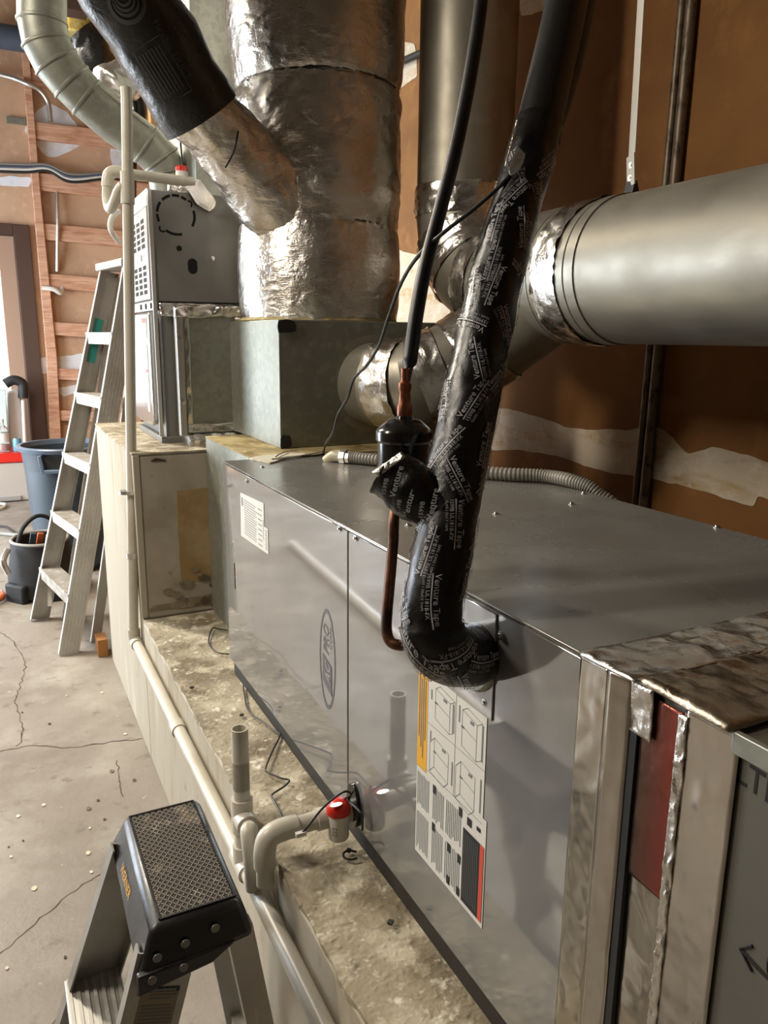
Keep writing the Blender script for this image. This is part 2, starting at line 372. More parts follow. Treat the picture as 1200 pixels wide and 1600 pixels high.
# patches of compound on the far wall
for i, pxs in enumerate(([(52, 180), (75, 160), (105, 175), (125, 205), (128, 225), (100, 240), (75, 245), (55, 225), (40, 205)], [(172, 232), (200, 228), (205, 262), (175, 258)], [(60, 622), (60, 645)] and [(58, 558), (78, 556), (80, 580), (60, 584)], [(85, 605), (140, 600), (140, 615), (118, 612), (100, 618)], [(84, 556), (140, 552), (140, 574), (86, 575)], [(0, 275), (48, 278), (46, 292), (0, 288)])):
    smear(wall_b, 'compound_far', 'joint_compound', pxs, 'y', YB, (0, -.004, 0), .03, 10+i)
# framing lumber: one stud and the blocking rungs
def bar_px(name, m, parent, pts, th, bev=.004):
    return MB().plate([P(x, y, 'y', YB-.002) for x, y in pts], (0, -th, 0)).build(name, m, parent, bevel=bev)
fr = thing('wall_framing', P(85, 690, 'y', YB-.02)*1, 'reddish lumber framing with ladder-like blocking on the far wall', 'framing')
fr.location.z = 0
bar_px('stud', 'lumber', fr, [(25, -20), (36, -20), (62, 300), (88, 560), (98, 760), (80, 760), (72, 560), (50, 300)], .09)
for a, b, h in ((108, 128, 26), (193, 210, 26), (272, 285, 27), (350, 362, 25), (428, 438, 22), (503, 509, 20), (575, 578, 17), (640, 641, 16)):
    xl = 42 + (a-108)*.088
    bar_px('blocking', 'lumber', fr, [(xl, a), (260, b+6), (260, b+h+6), (xl+2, a+h)], .07)
cb = thing('wall_cable_bundle', P(60, 262, 'y', YB-.03), 'sagging bundle of grey cables across the far wall', 'cables')
for k in range(4):
    MB().tube(spline([P(-20, 255+k*4, 'y', YB-.11), P(40, 257+k*4, 'y', YB-.11), P(75, 258+k*3, 'y', YB-.12), P(110, 272+k*4, 'y', YB-.12), P(165, 270+k*3, 'y', YB-.11), P(240, 266+k*3, 'y', YB-.11)], 8), .013, 8).build('cable', ('flex_grey', 'blue_pipe', 'white_plastic', 'black_matte')[k], cb)
MB().tube([P(-30, 52, 'y', YB-.2), P(38, 62, 'y', YB-.2)], .10, 16).build('blue_wall_pipe', 'blue_pipe')
tag(bpy.data.objects['blue_wall_pipe'], 'dark blue pipe at the top left on the far wall', 'pipe')
cd = thing('armored_cable', P(70, 150, 'y', YB-.05), 'silver armored cable curling down the far wall beside the stud', 'cable')
MB().tube(spline([P(-20, 112, 'y', YB-.04), P(20, 122, 'y', YB-.08), P(42, 131, 'y', YB-.13), P(62, 141, 'y', YB-.12), P(75, 160, 'y', YB-.1), P(79, 190, 'y', YB-.1)], 8), .022, 10).build('sheath', 'zinc', cd)
MB().tube([P(89, 300, 'y', YB-.06), P(90, 352, 'y', YB-.10), P(89, 424, 'y', YB-.04)], .018, 8).build('drop', 'zinc', cd)
o = MB().tube(spline([P(66, 450, 'y', YB-.1), P(84, 452, 'y', YB-.12), P(95, 458, 'y', YB-.1), P(97, 448, 'y', YB-.05)], 6), .022, 8).build('conduit_stub', 'white_plastic')
tag(o, 'short white conduit stub bent on the far wall framing', 'conduit')
o = MB().bx(*[c for c in (P(10, 185, 'y', YB).x, P(40, 185, 'y', YB).x)], YB-.03, YB, P(20, 194, 'y', YB).z, P(20, 184, 'y', YB).z).build('nail_plate', 'galv_dull')
tag(o, 'small grey steel plate nailed beside the far stud', 'plate')

# door, frame and what is outside
d = struct(MB().bx(DX1-.02, DX1+.12, YB-.05, YB+.11, 0, DZ+.10).bx(DX0-.12, DX1-.02, YB-.05, YB+.11, DZ, DZ+.10).bx(DX0-.12, DX0, YB-.05, YB+.11, 0, DZ).build('trim_1', 'brown_trim', bevel=.006), 'dark brown door frame')
door = struct(MB().bx(DX0, DX0+.14, YB+.02, YB+.07, .03, DZ).bx(DX1-.16, DX1-.02, YB+.02, YB+.07, .03, DZ).bx(DX0+.14, DX1-.16, YB+.02, YB+.07, .03, .78).bx(DX0+.14, DX1-.16, YB+.02, YB+.07, DZ-.13, DZ).build('door_1', 'door_tan', bevel=.004), 'tan exterior door with a large bright upper pane')
struct(MB().bx(DX0+.14, DX1-.16, YB+.04, YB+.046, .78, DZ-.13).build('window_1', 'glass', door))
MB().bx(DX0+.14, DX1-.16, YB+.015, YB+.03, .76, .80).build('pane_bead', 'white_plastic', door)
fence = thing('white_fence', (0, 10.5, 0), 'pale board fence outside the far door', 'fence')
for k in range(14):
    x = -2.2+k*.28; MB().bx(x, x+.25, 10.5, 10.53, 0, 2.1).build('board', 'fence_white', fence)
struct(MB().bx(-8, 4, YB+.1, 16, -.12, -.02).bx(-9, XL-.1, -2, YB+.1, -.12, -.02).build('ground', 'ground_out'), 'pale paving outside the far door')

# ================================================================== PLINTH AND BLOCK
XF, ZP, YBK, ZB, YBB = .392, .53, 2.59, 1.096, 3.56
pl = thing('concrete_plinth', (1, 1, 0), 'low painted concrete plinth under the grey air handler', 'plinth')
MB().bx(XF, XW-.004, -1.6, YBK-.001, 0, ZP-.012).build('curb', 'block_paint', pl, bevel=.006)
# uneven top slab
mb = MB(); nx, ny = 40, 130; x0, x1, y0, y1 = XF+.001, XW-.002, -1.6, YBK-.008
for j in range(ny+1):
    for i in range(nx+1):
        x = x0+(x1-x0)*i/nx; y = y0+(y1-y0)*j/ny
        mb.v.append(V((x+(noise.noise(V((3, y*14, 0)))*.006 if i == 0 else 0), y, ZP-.004+.005*noise.noise(V((x*9, y*9, 0)))+.002*noise.noise(V((x*40, y*40, 2))))))
for j in range(ny):
    for i in range(nx): a = j*(nx+1)+i; mb.f.append((a, a+1, a+nx+2, a+nx+1))
n0 = len(mb.v)
for j in range(ny+1): q = mb.v[j*(nx+1)]; mb.v.append(V((q.x, q.y, ZP-.02)))
for j in range(ny): mb.f.append((j*(nx+1), (j+1)*(nx+1), n0+j+1, n0+j))
mb.build('slab_top', 'plinth_top', pl)
blk = thing('furnace_block', (1, 3.1, 0), 'tall stained plaster pedestal carrying the furnace', 'pedestal')
MB().bx(XF, 1.36, YBK, YBB, 0, ZB-.006).build('body', 'block_paint', blk, bevel=.004)
MB().bx(XF-.004, 1.36, YBK-.004, YBB, ZB-.006, ZB).build('top_board', 'plinth_top', blk)
MB().bx(XF+.020, .90, YBK-.004, YBK, ZP, ZB-.012).build('front_board', 'block_front', blk)
MB().bx(XF-.003, XF+.019, YBK-.006, YBK, ZP+.0, ZB-.006).build('corner_strip', 'block_paint', blk, bevel=.003)
sm = lambda pxs, m, name, amp, sd, e=0: MB().plate(ragged([P(x, y, 'y', YBK-.0045-e) for x, y in pxs], amp, 8, sd), (0, -.0008, 0)).build(name, m, blk, smooth=0)
sm([(276, 770), (278, 767), (300, 765), (345, 760), (350, 762), (356, 830), (352, 905), (345, 908), (300, 908), (286, 906), (283, 903), (279, 840)], 'bare_paper', 'bare_patch', .004, 3)
sm([(226, 957), (240, 947), (262, 943), (285, 936), (315, 931), (340, 925), (352, 922), (352, 942), (300, 948), (260, 952)], 'stain_brown', 'grime_stain', .006, 5)
for q, (gx, gy, gw) in enumerate(((262, 925, 9), (290, 912, 12), (318, 902, 10), (335, 915, 9), (276, 930, 8), (305, 890, 7))):
    sm([(gx+gw*math.cos(a), gy+gw*.6*math.sin(a)) for a in (0, 1.1, 2.2, 3.3, 4.4, 5.4)], 'stain_brown', 'mildew_spot', .006, 40+q, .0012+q*.0002)
sm([(236, 721), (243, 716), (258, 718), (258, 721)], 'grime', 'scuff', .002, 7)

# ================================================================== AIR HANDLER
UX, UX1, UY0, UY1, UZ0, UZ = .545, 1.165, .592, 2.05, .566, 1.14
ah = thing('air_handler', ((UX+UX1)/2, 1.3, ZP), 'large glossy grey horizontal air handler with oval logo on the plinth', 'air handler')
MB().bx(UX+.004, UX1, UY0, UY1, UZ0, UZ-.003).build('cabinet', 'unit_paint', ah, bevel=.003)
MB().bx(UX+.0005, UX1+.002, UY0, UY1+.001, UZ-.003, UZ).build('top_panel', 'unit_top_paint', ah, bevel=.001)
bp_ = MB().bx(UX, UX+.004, 1.222, UY1+.001, UZ0+.002, UZ-.006).build('blower_panel', 'unit_paint', ah, bevel=.0015)
cp_ = MB().bx(UX, UX+.004, UY0+.002, 1.217, UZ0+.002, UZ-.006).build('coil_panel', 'unit_paint', ah, bevel=.0015)
for y in (.75, 1.9): box('runner_gap_shade', 'skid_gap_shade', ah, UX+.03, UX1-.03, y, y+.08, ZP-.003, UZ0)
box('runner_gap_shade', 'skid_gap_shade', ah, UX+.006, UX+.04, UY0+.02, UY1-.02, ZP-.003, UZ0)  # full-length dark strip standing in for the shadow gap under the unit
def on_front(y, z, e=.0006): return V((UX-e, y, z))
# access plate of the line set
lp = MB().bx(UX-.0025, UX, .757, .846, .985, UZ-.008).build('line_plate', 'unit_paint', ah, bevel=.001)
MB().lathe([(.046, 0), (.046, -.003), (.042, -.008), (.038, -.008)], (UX-.0025, .80, 1.058), (1, 0, 0), 32).build('grommet', 'galv', ah)
scr = MB().lathe([(0, .0035), (.0028, .0033), (.0032, .0012), (.0055, .001), (.0055, 0)], (0, 0, 0), (0, 0, 1), 12).build('screw', 'screw', ah)
smesh = scr.data; bpy.data.objects.remove(scr)
def screw(p, ax, parent, s=1.0):
    o = bpy.data.objects.new('screw', smesh); col.objects.link(o); o.parent = parent
    q = V((0, 0, 1)).rotation_difference(V(ax)); o.matrix_parent_inverse = Matrix.Translation(-parent.location) if parent.type == 'EMPTY' else Matrix()
    o.rotation_mode = 'QUATERNION'; o.rotation_quaternion = q; o.location = p; o.scale = (s, s, s)
for px, py in ((530, 826), (555, 841), (719, 935), (782, 993), (757, 1098), (385, 752)):
    screw(P(px, py, 'x', UX-.002), (-1, 0, 0), ah)
for px, py in ((775, 803), (893, 788), (912, 771), (1120, 824), (638, 821), (410, 730), (690, 838)):
    screw(P(px, py, 'z', UZ), (0, 0, 1), ah, 1.25)
# drain port plate
pc = P(552, 1258, 'x', UX-.004)
mb = MB(); mb.plate([V((UX-.001, pc.y+.026*math.cos(a), pc.z+.045*math.sin(a))) for a in [2*math.pi*k/28 for k in range(28)]], (-.006, 0, 0)).build('drain_plate', 'black_gloss', ah, bevel=.0015)
# logo
lc = V((0, 1.318, .850)); mb = MB(); n = 64; ra, rb = .0405, .105; wa = .0055
vv = []; ff = []
for k in range(n):
    a = 2*math.pi*k/n
    for s_ in (0, 1): vv.append(on_front(lc.y-(ra-s_*wa)*math.cos(a), lc.z+(rb-s_*wa*1.5)*math.sin(a)))
for k in range(n): k2 = (k+1) % n; ff.append((2*k, 2*k2, 2*k2+1, 2*k+1))
mb.add(vv, ff)
up = lambda u, v, e=.0006: on_front(lc.y+v, lc.z+u, e)     # text runs upward, its top towards the far end
mb.plate([up(-.070, -.022), up(-.008, -.022), up(.006, .024), up(-.052, .024)], (-.0002, 0, 0))
put_text(mb, 'PRO', .046, lambda u, v: up(.010+u*.68, v*.80), .012, .25, du=.0, dv=-.008)
put_text(mb, '.COM', .016, lambda u, v: up(u*1.2, v), 0, .2, du=.018, dv=-.023)
mb.build('oval_logo', 'logo_grey', bp_, fix=False, smooth=0)
mb = MB(); put_text(mb, 'AC', .044, lambda u, v: up(u*.72, v*.8, .0014), .006, .3, du=-.068, dv=-.019); mb.build('logo_letters', 'logo_light', bp_, fix=False, smooth=0)
# slot marks
mb = MB()
for z0, z1 in ((.835, .872), (.80, .833)): mb.plate([on_front(1.967, z0), on_front(1.974, z0), on_front(1.974, z1), on_front(1.967, z1)], (-.0003, 0, 0))
mb.build('louver_slot', 'black_hole', bp_, smooth=0)
# rating label
def flat(mb, y0, y1, z0, z1, e): mb.add([on_front(y0, z0, e), on_front(y1, z0, e), on_front(y1, z1, e), on_front(y0, z1, e)], [(0, 1, 2, 3)])
rl = MB(); rl.plate([on_front(1.89, 1.082), on_front(1.70, 1.091), on_front(1.70, 1.035), on_front(1.672, 1.035), on_front(1.672, .974), on_front(1.895, .967)], (-.0004, 0, 0)); rl = rl.build('rating_label', 'label_white', bp_, smooth=0)
mb = MB()
for k in range(15):
    z = 1.068-k*.0062; y0 = 1.86; y1 = 1.76+.03*noise.noise(V((k*.7, 0, 0))); flat(mb, y0, y1, z, z+.0022, .0012)
    if k % 2 == 0: flat(mb, 1.745, 1.715, z, z+.0028, .0012)
flat(mb, 1.882, 1.868, 1.050, 1.072, .0012); flat(mb, 1.708, 1.704, 1.0, 1.05, .0012)
for k in range(9): flat(mb, 1.693-.002*(k % 2), 1.678, .982+k*.0055, .9845+k*.0055, .0012)
mb.build('label_print', 'ink_grey', rl, fix=False, smooth=0)
# big instruction label
LY0, LY1 = .952, .769; LZT0, LZT1, LZM0, LZM1, LZB0, LZB1 = .976, .996, .806, .836, .664, .676
def LP(u, v, e=.0012):
    """u across 0..1 (from far to near), v 0 top .. 1 bottom of the sticker pair"""
    y = LY0+(LY1-LY0)*u
    return on_front(y, .985-v*.318, e)
il = MB(); il.plate([LP(0, 0, .0006), LP(1, 0, .0006), LP(1, .47, .0006), LP(1.05, .47, .0006), LP(1.05, 1, .0006), LP(0, 1, .0006)], (-.0003, 0, 0)); il = il.build('instruction_label', 'label_white', cp_, smooth=0)
def lrect(m, u0, u1, v0, v1, e=.0012): m.add([LP(u0, v0, e), LP(u1, v0, e), LP(u1, v1, e), LP(u0, v1, e)], [(0, 1, 2, 3)])
mb = MB(); lrect(mb, 0, .16, .0, .52); mb.build('warning_strip', 'label_yellow', il, fix=False, smooth=0)
mb = MB()
def lline(m, a, b, w=.0024, e=.0012):
    a, b = V((a[0], a[1]*1.74, 0)), V((b[0], b[1]*1.74, 0)); t = (b-a).normalized(); n_ = V((-t.y, t.x, 0))*w
    m.add([LP(q.x, q.y/1.74, e) for q in (a+n_, a-n_, b-n_, b+n_)], [(0, 1, 2, 3)])
for s in range(4): lrect(mb, .022+s*.032, .034+s*.032, .02+.03*(s % 2), .36+.05*(s % 3), .0016)     # print on the yellow strip
lline(mb, (.59, 0), (.59, .5)); lline(mb, (.17, .25), (1, .25)); lline(mb, (0, .52), (.17, .52)); lline(mb, (.17, .5), (1, .5))
def unit_draw(u, v, w, h, flip):
    c = [(u, v), (u+w, v+.02), (u+w, v+h+.02), (u, v+h)]
    for i in range(4): lline(mb, c[i], c[(i+1) % 4])
    o_ = (.07, -.025) if flip else (-.07, .04)
    c2 = [(a+o_[0], b+o_[1]) for a, b in c]
    for i in ((0, 1, 2) if flip else (2, 3, 0)): lline(mb, c[i], c2[i], .0025)
    for i in ((0, 1) if flip else (2, 3)): lline(mb, c2[i], c2[(i+1) % 4], .0025)
    lline(mb, (u, v+h*.45), (u+w, v+h*.45+.02), .0025)
    lrect(mb, u+w*.55, u+w*.8, v+h*.12, v+h*.22); lrect(mb, u-.01, u+.03, v+h*.44, v+h*.50)
unit_draw(.28, .05, .22, .15, True); unit_draw(.68, .05, .2, .17, True); unit_draw(.28, .30, .22, .15, False); unit_draw(.68, .30, .2, .16, False)
for u, v0, v1 in ((.54, .06, .2), (.55, .34, .46), (.95, .05, .22), (.95, .30, .46), (.21, .07, .12), (.21, .28, .33), (.63, .04, .12)): lrect(mb, u, u+.018, v0, v1)
for k in range(27):                                   # columns of fine print running down the sticker
    u = .02+k*.0262
    if k in (8, 9, 17): continue
    for v0, v1 in ((.545, .73), (.76, .975)):
        vv0 = v0+.02*abs(noise.noise(V((k*.9, v0*7, 0)))); vv1 = v1-.05*abs(noise.noise(V((k*1.3, v1*9, 4))))
        lrect(mb, u, u+.011, vv0, vv1)
mb.build('label_print', 'ink_grey', il, fix=False, smooth=0)
def lblk(*a): m_ = MB(); lrect(m_, *a); m_.build('label_block', 'ink', il, fix=False, smooth=0)
lblk(.75, .985, .60, .975, .0016)
for u, v in ((.28, .54), (.28, .74), (.53, .76), (.53, .93), (.68, .52), (.68, .76), (.68, .93)): lblk(u, u+.045, v, v+.045, .0016)
lblk(.80, .86, .53, .57, .0016); lblk(.93, .98, .53, .55, .0016)
mb = MB(); lrect(mb, .985, 1.035, .60, .975, .0016); mb.build('label_red_band', 'label_red', il, fix=False, smooth=0)
mb = MB()
for k in range(8): lrect(mb, .77+k*.026, .774+k*.026, .62, .95-.08*abs(noise.noise(V((k, 3, 0)))), .002)
mb.build('label_white_print', 'ink_grey', il, fix=False, smooth=0)

# white putty patch and low voltage wires on the unit's far corner
o = MB().plate(ragged([P(x, y, 'z', UZ+.0005) for x, y in ((392, 717), (415, 713), (440, 711), (472, 709), (476, 713), (450, 716), (440, 720), (424, 725), (410, 722), (402, 720))], .014, 6, 3), (0, 0, .004)).build('sealant_patch', 'putty')
tag(o, 'ragged white sealant patch on the far top corner of the air handler', 'sealant')

# ================================================================== FILTER SECTION AT THE NEAR END
fb = thing('filter_box', (.85, .1, ZP), 'foil taped filter box with handwriting at the near end of the air handler', 'filter box')
def wrinkled(name, m, parent, o, du, dv, nu, nv, amp, nrm, thick=.002, seed=0, sc=40):
    """a crumpled sheet: origin o, edge vectors du,dv, displaced along nrm"""
    o, du, dv, nrm = V(o), V(du), V(dv), V(nrm); mb = MB()
    for j in range(nv+1):
        for i in range(nu+1):
            p = o+du*(i/nu)+dv*(j/nv); e = min(i, nu-i, j, nv-j)
            h = amp*(noise.noise(p*sc*.5+V((seed, 0, 0))) + .7*abs(noise.noise(p*sc+V((0, seed, 0)))) + .35*noise.noise(p*sc*2.3))
            mb.v.append(p+nrm*(h if e else 0))
    for j in range(nv):
        for i in range(nu): a = j*(nu+1)+i; mb.f.append((a, a+1, a+nu+2, a+nu+1))
    o_ = mb.build(name, m, parent, fix=False, smooth=60); s = o_.modifiers.new('solid', 'SOLIDIFY'); s.thickness = thick; s.offset = -1
    return o_
box('flange_core', 'galv', fb, UX+.006, UX1, .534, .594, ZP, UZ-.002)
box('slot_shade', 'black_matte', fb, UX+.004, UX1-.01, .517, .528, ZP, UZ-.055)  # black filler painted in for the shade inside the open slot
box('door_core', 'galv', fb, UX+.012, UX1-.01, .40, .517, ZP, UZ-.006)
box('return_box', 'return_grey', fb, UX+.010, UX1-.006, -1.2, .41, ZP, UZ-.004, .002)
MB().bx(UX+.004, UX+.011, -1.2, .41, UZ-.02, UZ).build('top_rail', 'galv', fb, bevel=.001)
wrinkled('foil_tape', 'foil_smooth', fb, (UX-.004, .597, ZP), (0, -.042, 0), (0, 0, UZ-ZP), 14, 140, .0014, (-1, 0, 0), seed=2, sc=30)
wrinkled('foil_tape', 'foil_smooth', fb, (UX-.004, .555, ZP), (.007, -.028, 0), (0, 0, UZ-ZP), 6, 120, .0012, (-.9, -.4, 0), seed=5, sc=30)
wrinkled('foil_tape', 'foil', fb, (UX-.006, .600, UZ), (UX1-UX, 0, 0), (0, -.085, .002), 90, 14, .007, (0, 0, 1), seed=9, sc=30)
wrinkled('foil_tape', 'foil_dark', fb, (UX+.000, .520, UZ+.001), (UX1-UX, 0, 0), (0, -.11, -.002), 90, 16, .008, (0, 0, 1), seed=11, sc=26)
wrinkled('filter_door', 'foil_smooth', fb, (UX+.010, .518, ZP), (-.002, -.057, 0), (0, 0, UZ-ZP-.012), 10, 80, .0010, (-1, 0, 0), seed=14)
wrinkled('red_reflection_strip', 'red_reflection', fb, (UX+.0075, .5165, .925), (-.001, -.0525, 0), (0, 0, .205), 12, 40, .0010, (-1, 0, 0), seed=15)  # foil strip coloured as a red reflection
wrinkled('foil_tape', 'foil', fb, (UX+.003, .528, 1.085), (-.001, -.030, 0), (0, 0, .056), 16, 20, .004, (-1, 0, 0), seed=25)
wrinkled('foil_tape', 'foil_smooth', fb, (UX+.006, .463, ZP), (0, -.060, 0), (0, 0, UZ-ZP-.002), 12, 120, .0010, (-1, 0, 0), seed=17)
wrinkled('tape_crease', 'foil', fb, (UX+.0035, .4685, ZP), (.0005, -.011, 0), (0, 0, UZ-ZP-.01), 8, 160, .0035, (-1, 0, 0), seed=51, sc=110)
# marker writing
mk = MB(); FX = UX+.0095
put_text(mk, 'FILTER', .034, lambda u, v: V((FX, .427-u*.80, 1.096+v-.08*u)), .004)
mk.build('marker_word', 'marker', fb, fix=False, smooth=0); mk = MB()
def stroke(pts, w=.0016): mk.tube([P(x, y, 'x', FX) for x, y in pts], w, 6)
stroke(((1157, 1482), (1215, 1545))); stroke(((1176, 1478), (1157, 1482), (1175, 1518))); stroke(((1170, 1500), (1210, 1540)), .0012)
mk.build('marker_arrow', 'marker', fb, fix=False, smooth=0); mk = MB()
mk.tube([V((FX, .335+.018*math.cos(a), .948+.022*math.sin(a))) for a in [2*math.pi*k/20 for k in range(21)]], .0015, 6)
mk.build('marker_circle', 'marker', fb, fix=False, smooth=0)

# ================================================================== LOWER SUPPLY BOX, TRANSITION BOX, FOIL TRUNK
o = thing('supply_plenum', (1, 2.3, ZP), 'dull green-grey sheet metal plenum joining the far end of the air handler', 'plenum')
MB().bx(.63, 1.31, UY1+.002, YBK-.006, ZP-.004, 1.138).build('body', 'galv_dull', o, bevel=.003)
MB().bx(.628, 1.312, UY1+.002, YBK-.006, 1.138, 1.142).build('stained_top', 'rust_top', o)
TB = (.762, 1.31, 2.20, 2.87, 1.142, 1.52)
tb = thing('transition_box', (1.03, 2.5, 1.142), 'galvanized transition box under the foil wrapped trunk', 'duct box')
def crossbroken(mb, a, b, c, d, n, h):
    m = (V(a)+V(b)+V(c)+V(d))/4+V(n)*h; mb.add([a, b, c, d, m], [(0, 1, 4), (1, 2, 4), (2, 3, 4), (3, 0, 4)])
mb = MB(); x0, x1, y0, y1, z0, z1 = TB
mb.bx(x0, x1, y0, y1, z0, z1); mb.build('body', 'galv', tb, bevel=.002)
mb = MB(); crossbroken(mb, (x0+.004, y0-.001, z0+.004), (x1-.004, y0-.001, z0+.004), (x1-.004, y0-.001, z1-.004), (x0+.004, y0-.001, z1-.004), (0, -1, 0), .012); mb.build('front_panel', 'galv_dull', tb, smooth=5)
for zz, w in ((z1-.02, .05), (z0+.02, .03)):
    MB().plate(ragged([V((x0-.001, y0-.003, zz-.018)), V((x0+w, y0-.003, zz-.012)), V((x0+w*.9, y0-.003, zz+.018)), V((x0-.001, y0-.003, zz+.018))], .006, 4, int(zz*100)), (0, -.004, 0)).build('mastic_blob', 'black_matte', tb)

TC = V((1.022, 2.53, 0)); Z1, Z2 = 1.822, 2.235
def trunk_r(a, z):
    if z < Z1: t = (z-1.515)/(Z1-1.515); b = .251+.020*max(0, math.sin(math.pi*min(1, max(0, t))))**.35
    elif z < Z2: t = (z-Z1)/(Z2-Z1); b = .250+.022*max(0, math.sin(math.pi*t))**.4
    else: t = min(1, (z-Z2)/.25); b = .252+.030*math.sin(math.pi*.5*t)**.5
    p = V((math.cos(a)*.9, math.sin(a)*.9, z*3.2))
    q_ = V((math.cos(a)*.9, math.sin(a)*.9, z*5))
    k = .009*noise.noise(p*1.6) + (.015 if Z1 < z < Z2 else .004)*abs(noise.noise(q_*2.6+V((3, 1, 2)))) + .0012*noise.noise(p*11)
    e = min(abs(z-Z1), abs(z-Z2), abs(z-1.515)); k += .010*math.exp(-e/.035)*noise.noise(V((a*16, z*5, 1)))
    return b+k
tr = thing('vertical_duct', (TC.x, TC.y, 1.52), 'large foil wrapped vertical trunk duct with cinched wire ties', 'duct')
mb = MB(); seg = 120; zs = [1.515+i*.0075 for i in range(150)]+[2.75+i*.15 for i in range(12)]; zs = [z for z in zs if z < ZC]
for z in zs:
    for k in range(seg): a = 2*math.pi*k/seg; r = trunk_r(a, z); mb.v.append(V((TC.x+r*math.cos(a), TC.y+r*math.sin(a), z)))
for i in range(len(zs)-1):
    for k in range(seg): k2 = (k+1) % seg; mb.f.append((i*seg+k, i*seg+k2, (i+1)*seg+k2, (i+1)*seg+k))
mb.build('foil_wrap', 'foil_scrim', tr, fix=False, smooth=50)
for zt in (Z1, Z2):
    ring = [V((TC.x+(trunk_r(a, zt)+.0015)*math.cos(a), TC.y+(trunk_r(a, zt)+.0015)*math.sin(a), zt+.003*math.sin(a*3))) for a in [2*math.pi*k/72 for k in range(73)]]
    MB().tube(ring, .0022, 5, caps=False).build('tie_wire', 'black_matte', tr)
E0 = P(303, 163, 'y', 2.35)
BE = V((1.0, 2.50, 1.775)); bd_ = (E0-BE).normalized()
bpts = [BE+bd_*((E0-BE).length-.005)*k/44 for k in range(45)]
br = [.175-.077*min(1, i/36)**.7 for i in range(len(bpts))]
br_o = MB().tube(bpts, br, 64, True, rf=lambda i, a: .012*noise.noise(V((math.cos(a)*1.5, math.sin(a)*1.5, i*.13)))+.012*abs(noise.noise(V((math.cos(a)*3, math.sin(a)*3, i*.22))))).build('foil_branch', 'foil_scrim', tr, smooth=60)
MB().tube(spline([P(372, 205, 'y', 2.27), P(366, 235, 'y', 2.26), P(352, 262, 'y', 2.25)], 6), .0025, 5).build('tape_edge', 'black_matte', br_o)
# rust coloured grime ring where the trunk meets the box
MB().lathe([(.262, 0), (.268, .004), (.262, .012), (.25, .012)], (TC.x, TC.y, 1.519), (0, 0, 1), 60).build('base_seal', 'rust_top', tr)

# black flexible duct leaving the branch
fx = thing('flexible_duct', E0, 'black flexible duct with faint circular emblem slanting up from the foil branch', 'duct')
d_ = (P(204, 0, 'y', 2.30)-E0).normalized()
fp = [E0+d_*(-.035+t*.05) for t in range(18)]; fp += [fp[-1]+d_*.2+V((-.05, 0, .05)), fp[-1]+d_*.7+V((-.1, .1, .3))]
FR = .116
T_, N_, B_ = frames(fp)
def flexr(i, a): return .006*noise.noise(V((math.cos(a)*1.3, math.sin(a)*1.3, i*.35)))+.004*math.sin(i*2.1)
MB().tube(fp, FR, 48, True, rf=flexr).build('jacket', 'flex_duct', fx, smooth=60)
toC = (CAM-fp[6]); toC = (toC-d_*toC.dot(d_)).normalized(); bC = d_.cross(toC)
def onflex(s, w, e=.0095):
    a = w/FR; return E0 + d_*s + (toC*math.cos(a)+bC*math.sin(a))*(FR+e)
mb = MB()
def arc(cx, cw, r, a0, a1, w0, w1, n=24):
    pts = []
    for k in range(n+1):
        a = a0+(a1-a0)*k/n; ww = w0+(w1-w0)*abs(math.sin(math.pi*k/n)); pts.append((onflex(cx+(r+ww)*math.cos(a), cw+(r+ww)*math.sin(a)), onflex(cx+(r-ww)*math.cos(a), cw+(r-ww)*math.sin(a))))
    for k in range(n): mb.add([pts[k][0], pts[k][1], pts[k+1][1], pts[k+1][0]], [(0, 1, 2, 3)])
lcx, lcw = .275, -.012
arc(lcx, lcw, .040, 0, 2*math.pi, .003, .005, 40)
for r, off in ((.029, .004), (.022, .008), (.015, .012)): arc(lcx+off, lcw, r, math.pi*.55, math.pi*1.45+.6, .0005, .0035)
put_text(mb, 'Flexible DUCT', .024, lambda u, v: onflex(.215-u, .045-v*-1-.05+.02), .002)
for k in range(7): 
    u0 = .17; u1 = .06+.02*abs(noise.noise(V((k, 0, 0)))); w_ = -.055+k*.009
    mb.add([onflex(u0, w_), onflex(u0, w_+.003), onflex(u1, w_+.003), onflex(u1, w_)], [(0, 1, 2, 3)])
for a, b, c, d in ((.185, .183, -.065, .015), (.045, .043, -.065, .015), (.185, .043, -.065, -.063), (.185, .043, .013, .015)):
    mb.add([onflex(a, c), onflex(a, d), onflex(b, d), onflex(b, c)], [(0, 1, 2, 3)])
mb.build('printing', 'flex_print', fx, fix=False, smooth=0)

# ================================================================== ROUND DUCTS ALONG THE WALL
vd = thing('round_duct_run', (1.43, 2.27, 1.3), 'bare galvanized round ducts joining in a wye along the brown wall', 'duct')
HX, HZ, HR = 1.44, 1.64, .178; VX, VY, VR = 1.425, 2.27, .152
MB().tube([(VX, VY, ZC), (VX, VY, 3.2), (VX, VY, 1.86)], VR, 48).build('riser', 'galv_duct', vd)
er = .23; elb = [(VX, VY, 1.88)]+[(VX+.015*k/5, VY-er+er*math.cos(math.pi/2*k/5), 1.87-er*math.sin(math.pi/2*k/5)) for k in range(6)]+[(HX, VY-er-.06, HZ)]
MB().tube(elb, VR+.002, 40).build('elbow', 'galv_duct', vd, smooth=16)
MB().tube([(HX, VY-er-.04, HZ), (HX, 1.95, HZ), (HX, 1.80, HZ), (HX, 1.66, HZ)], [VR+.004, VR+.006, HR+.002, HR+.002], 48).build('wye_body', 'galv_duct', vd)
MB().tube([(HX, 1.70, HZ), (HX, YN, HZ)], HR, 64).build('main_duct', 'galv_duct', vd)
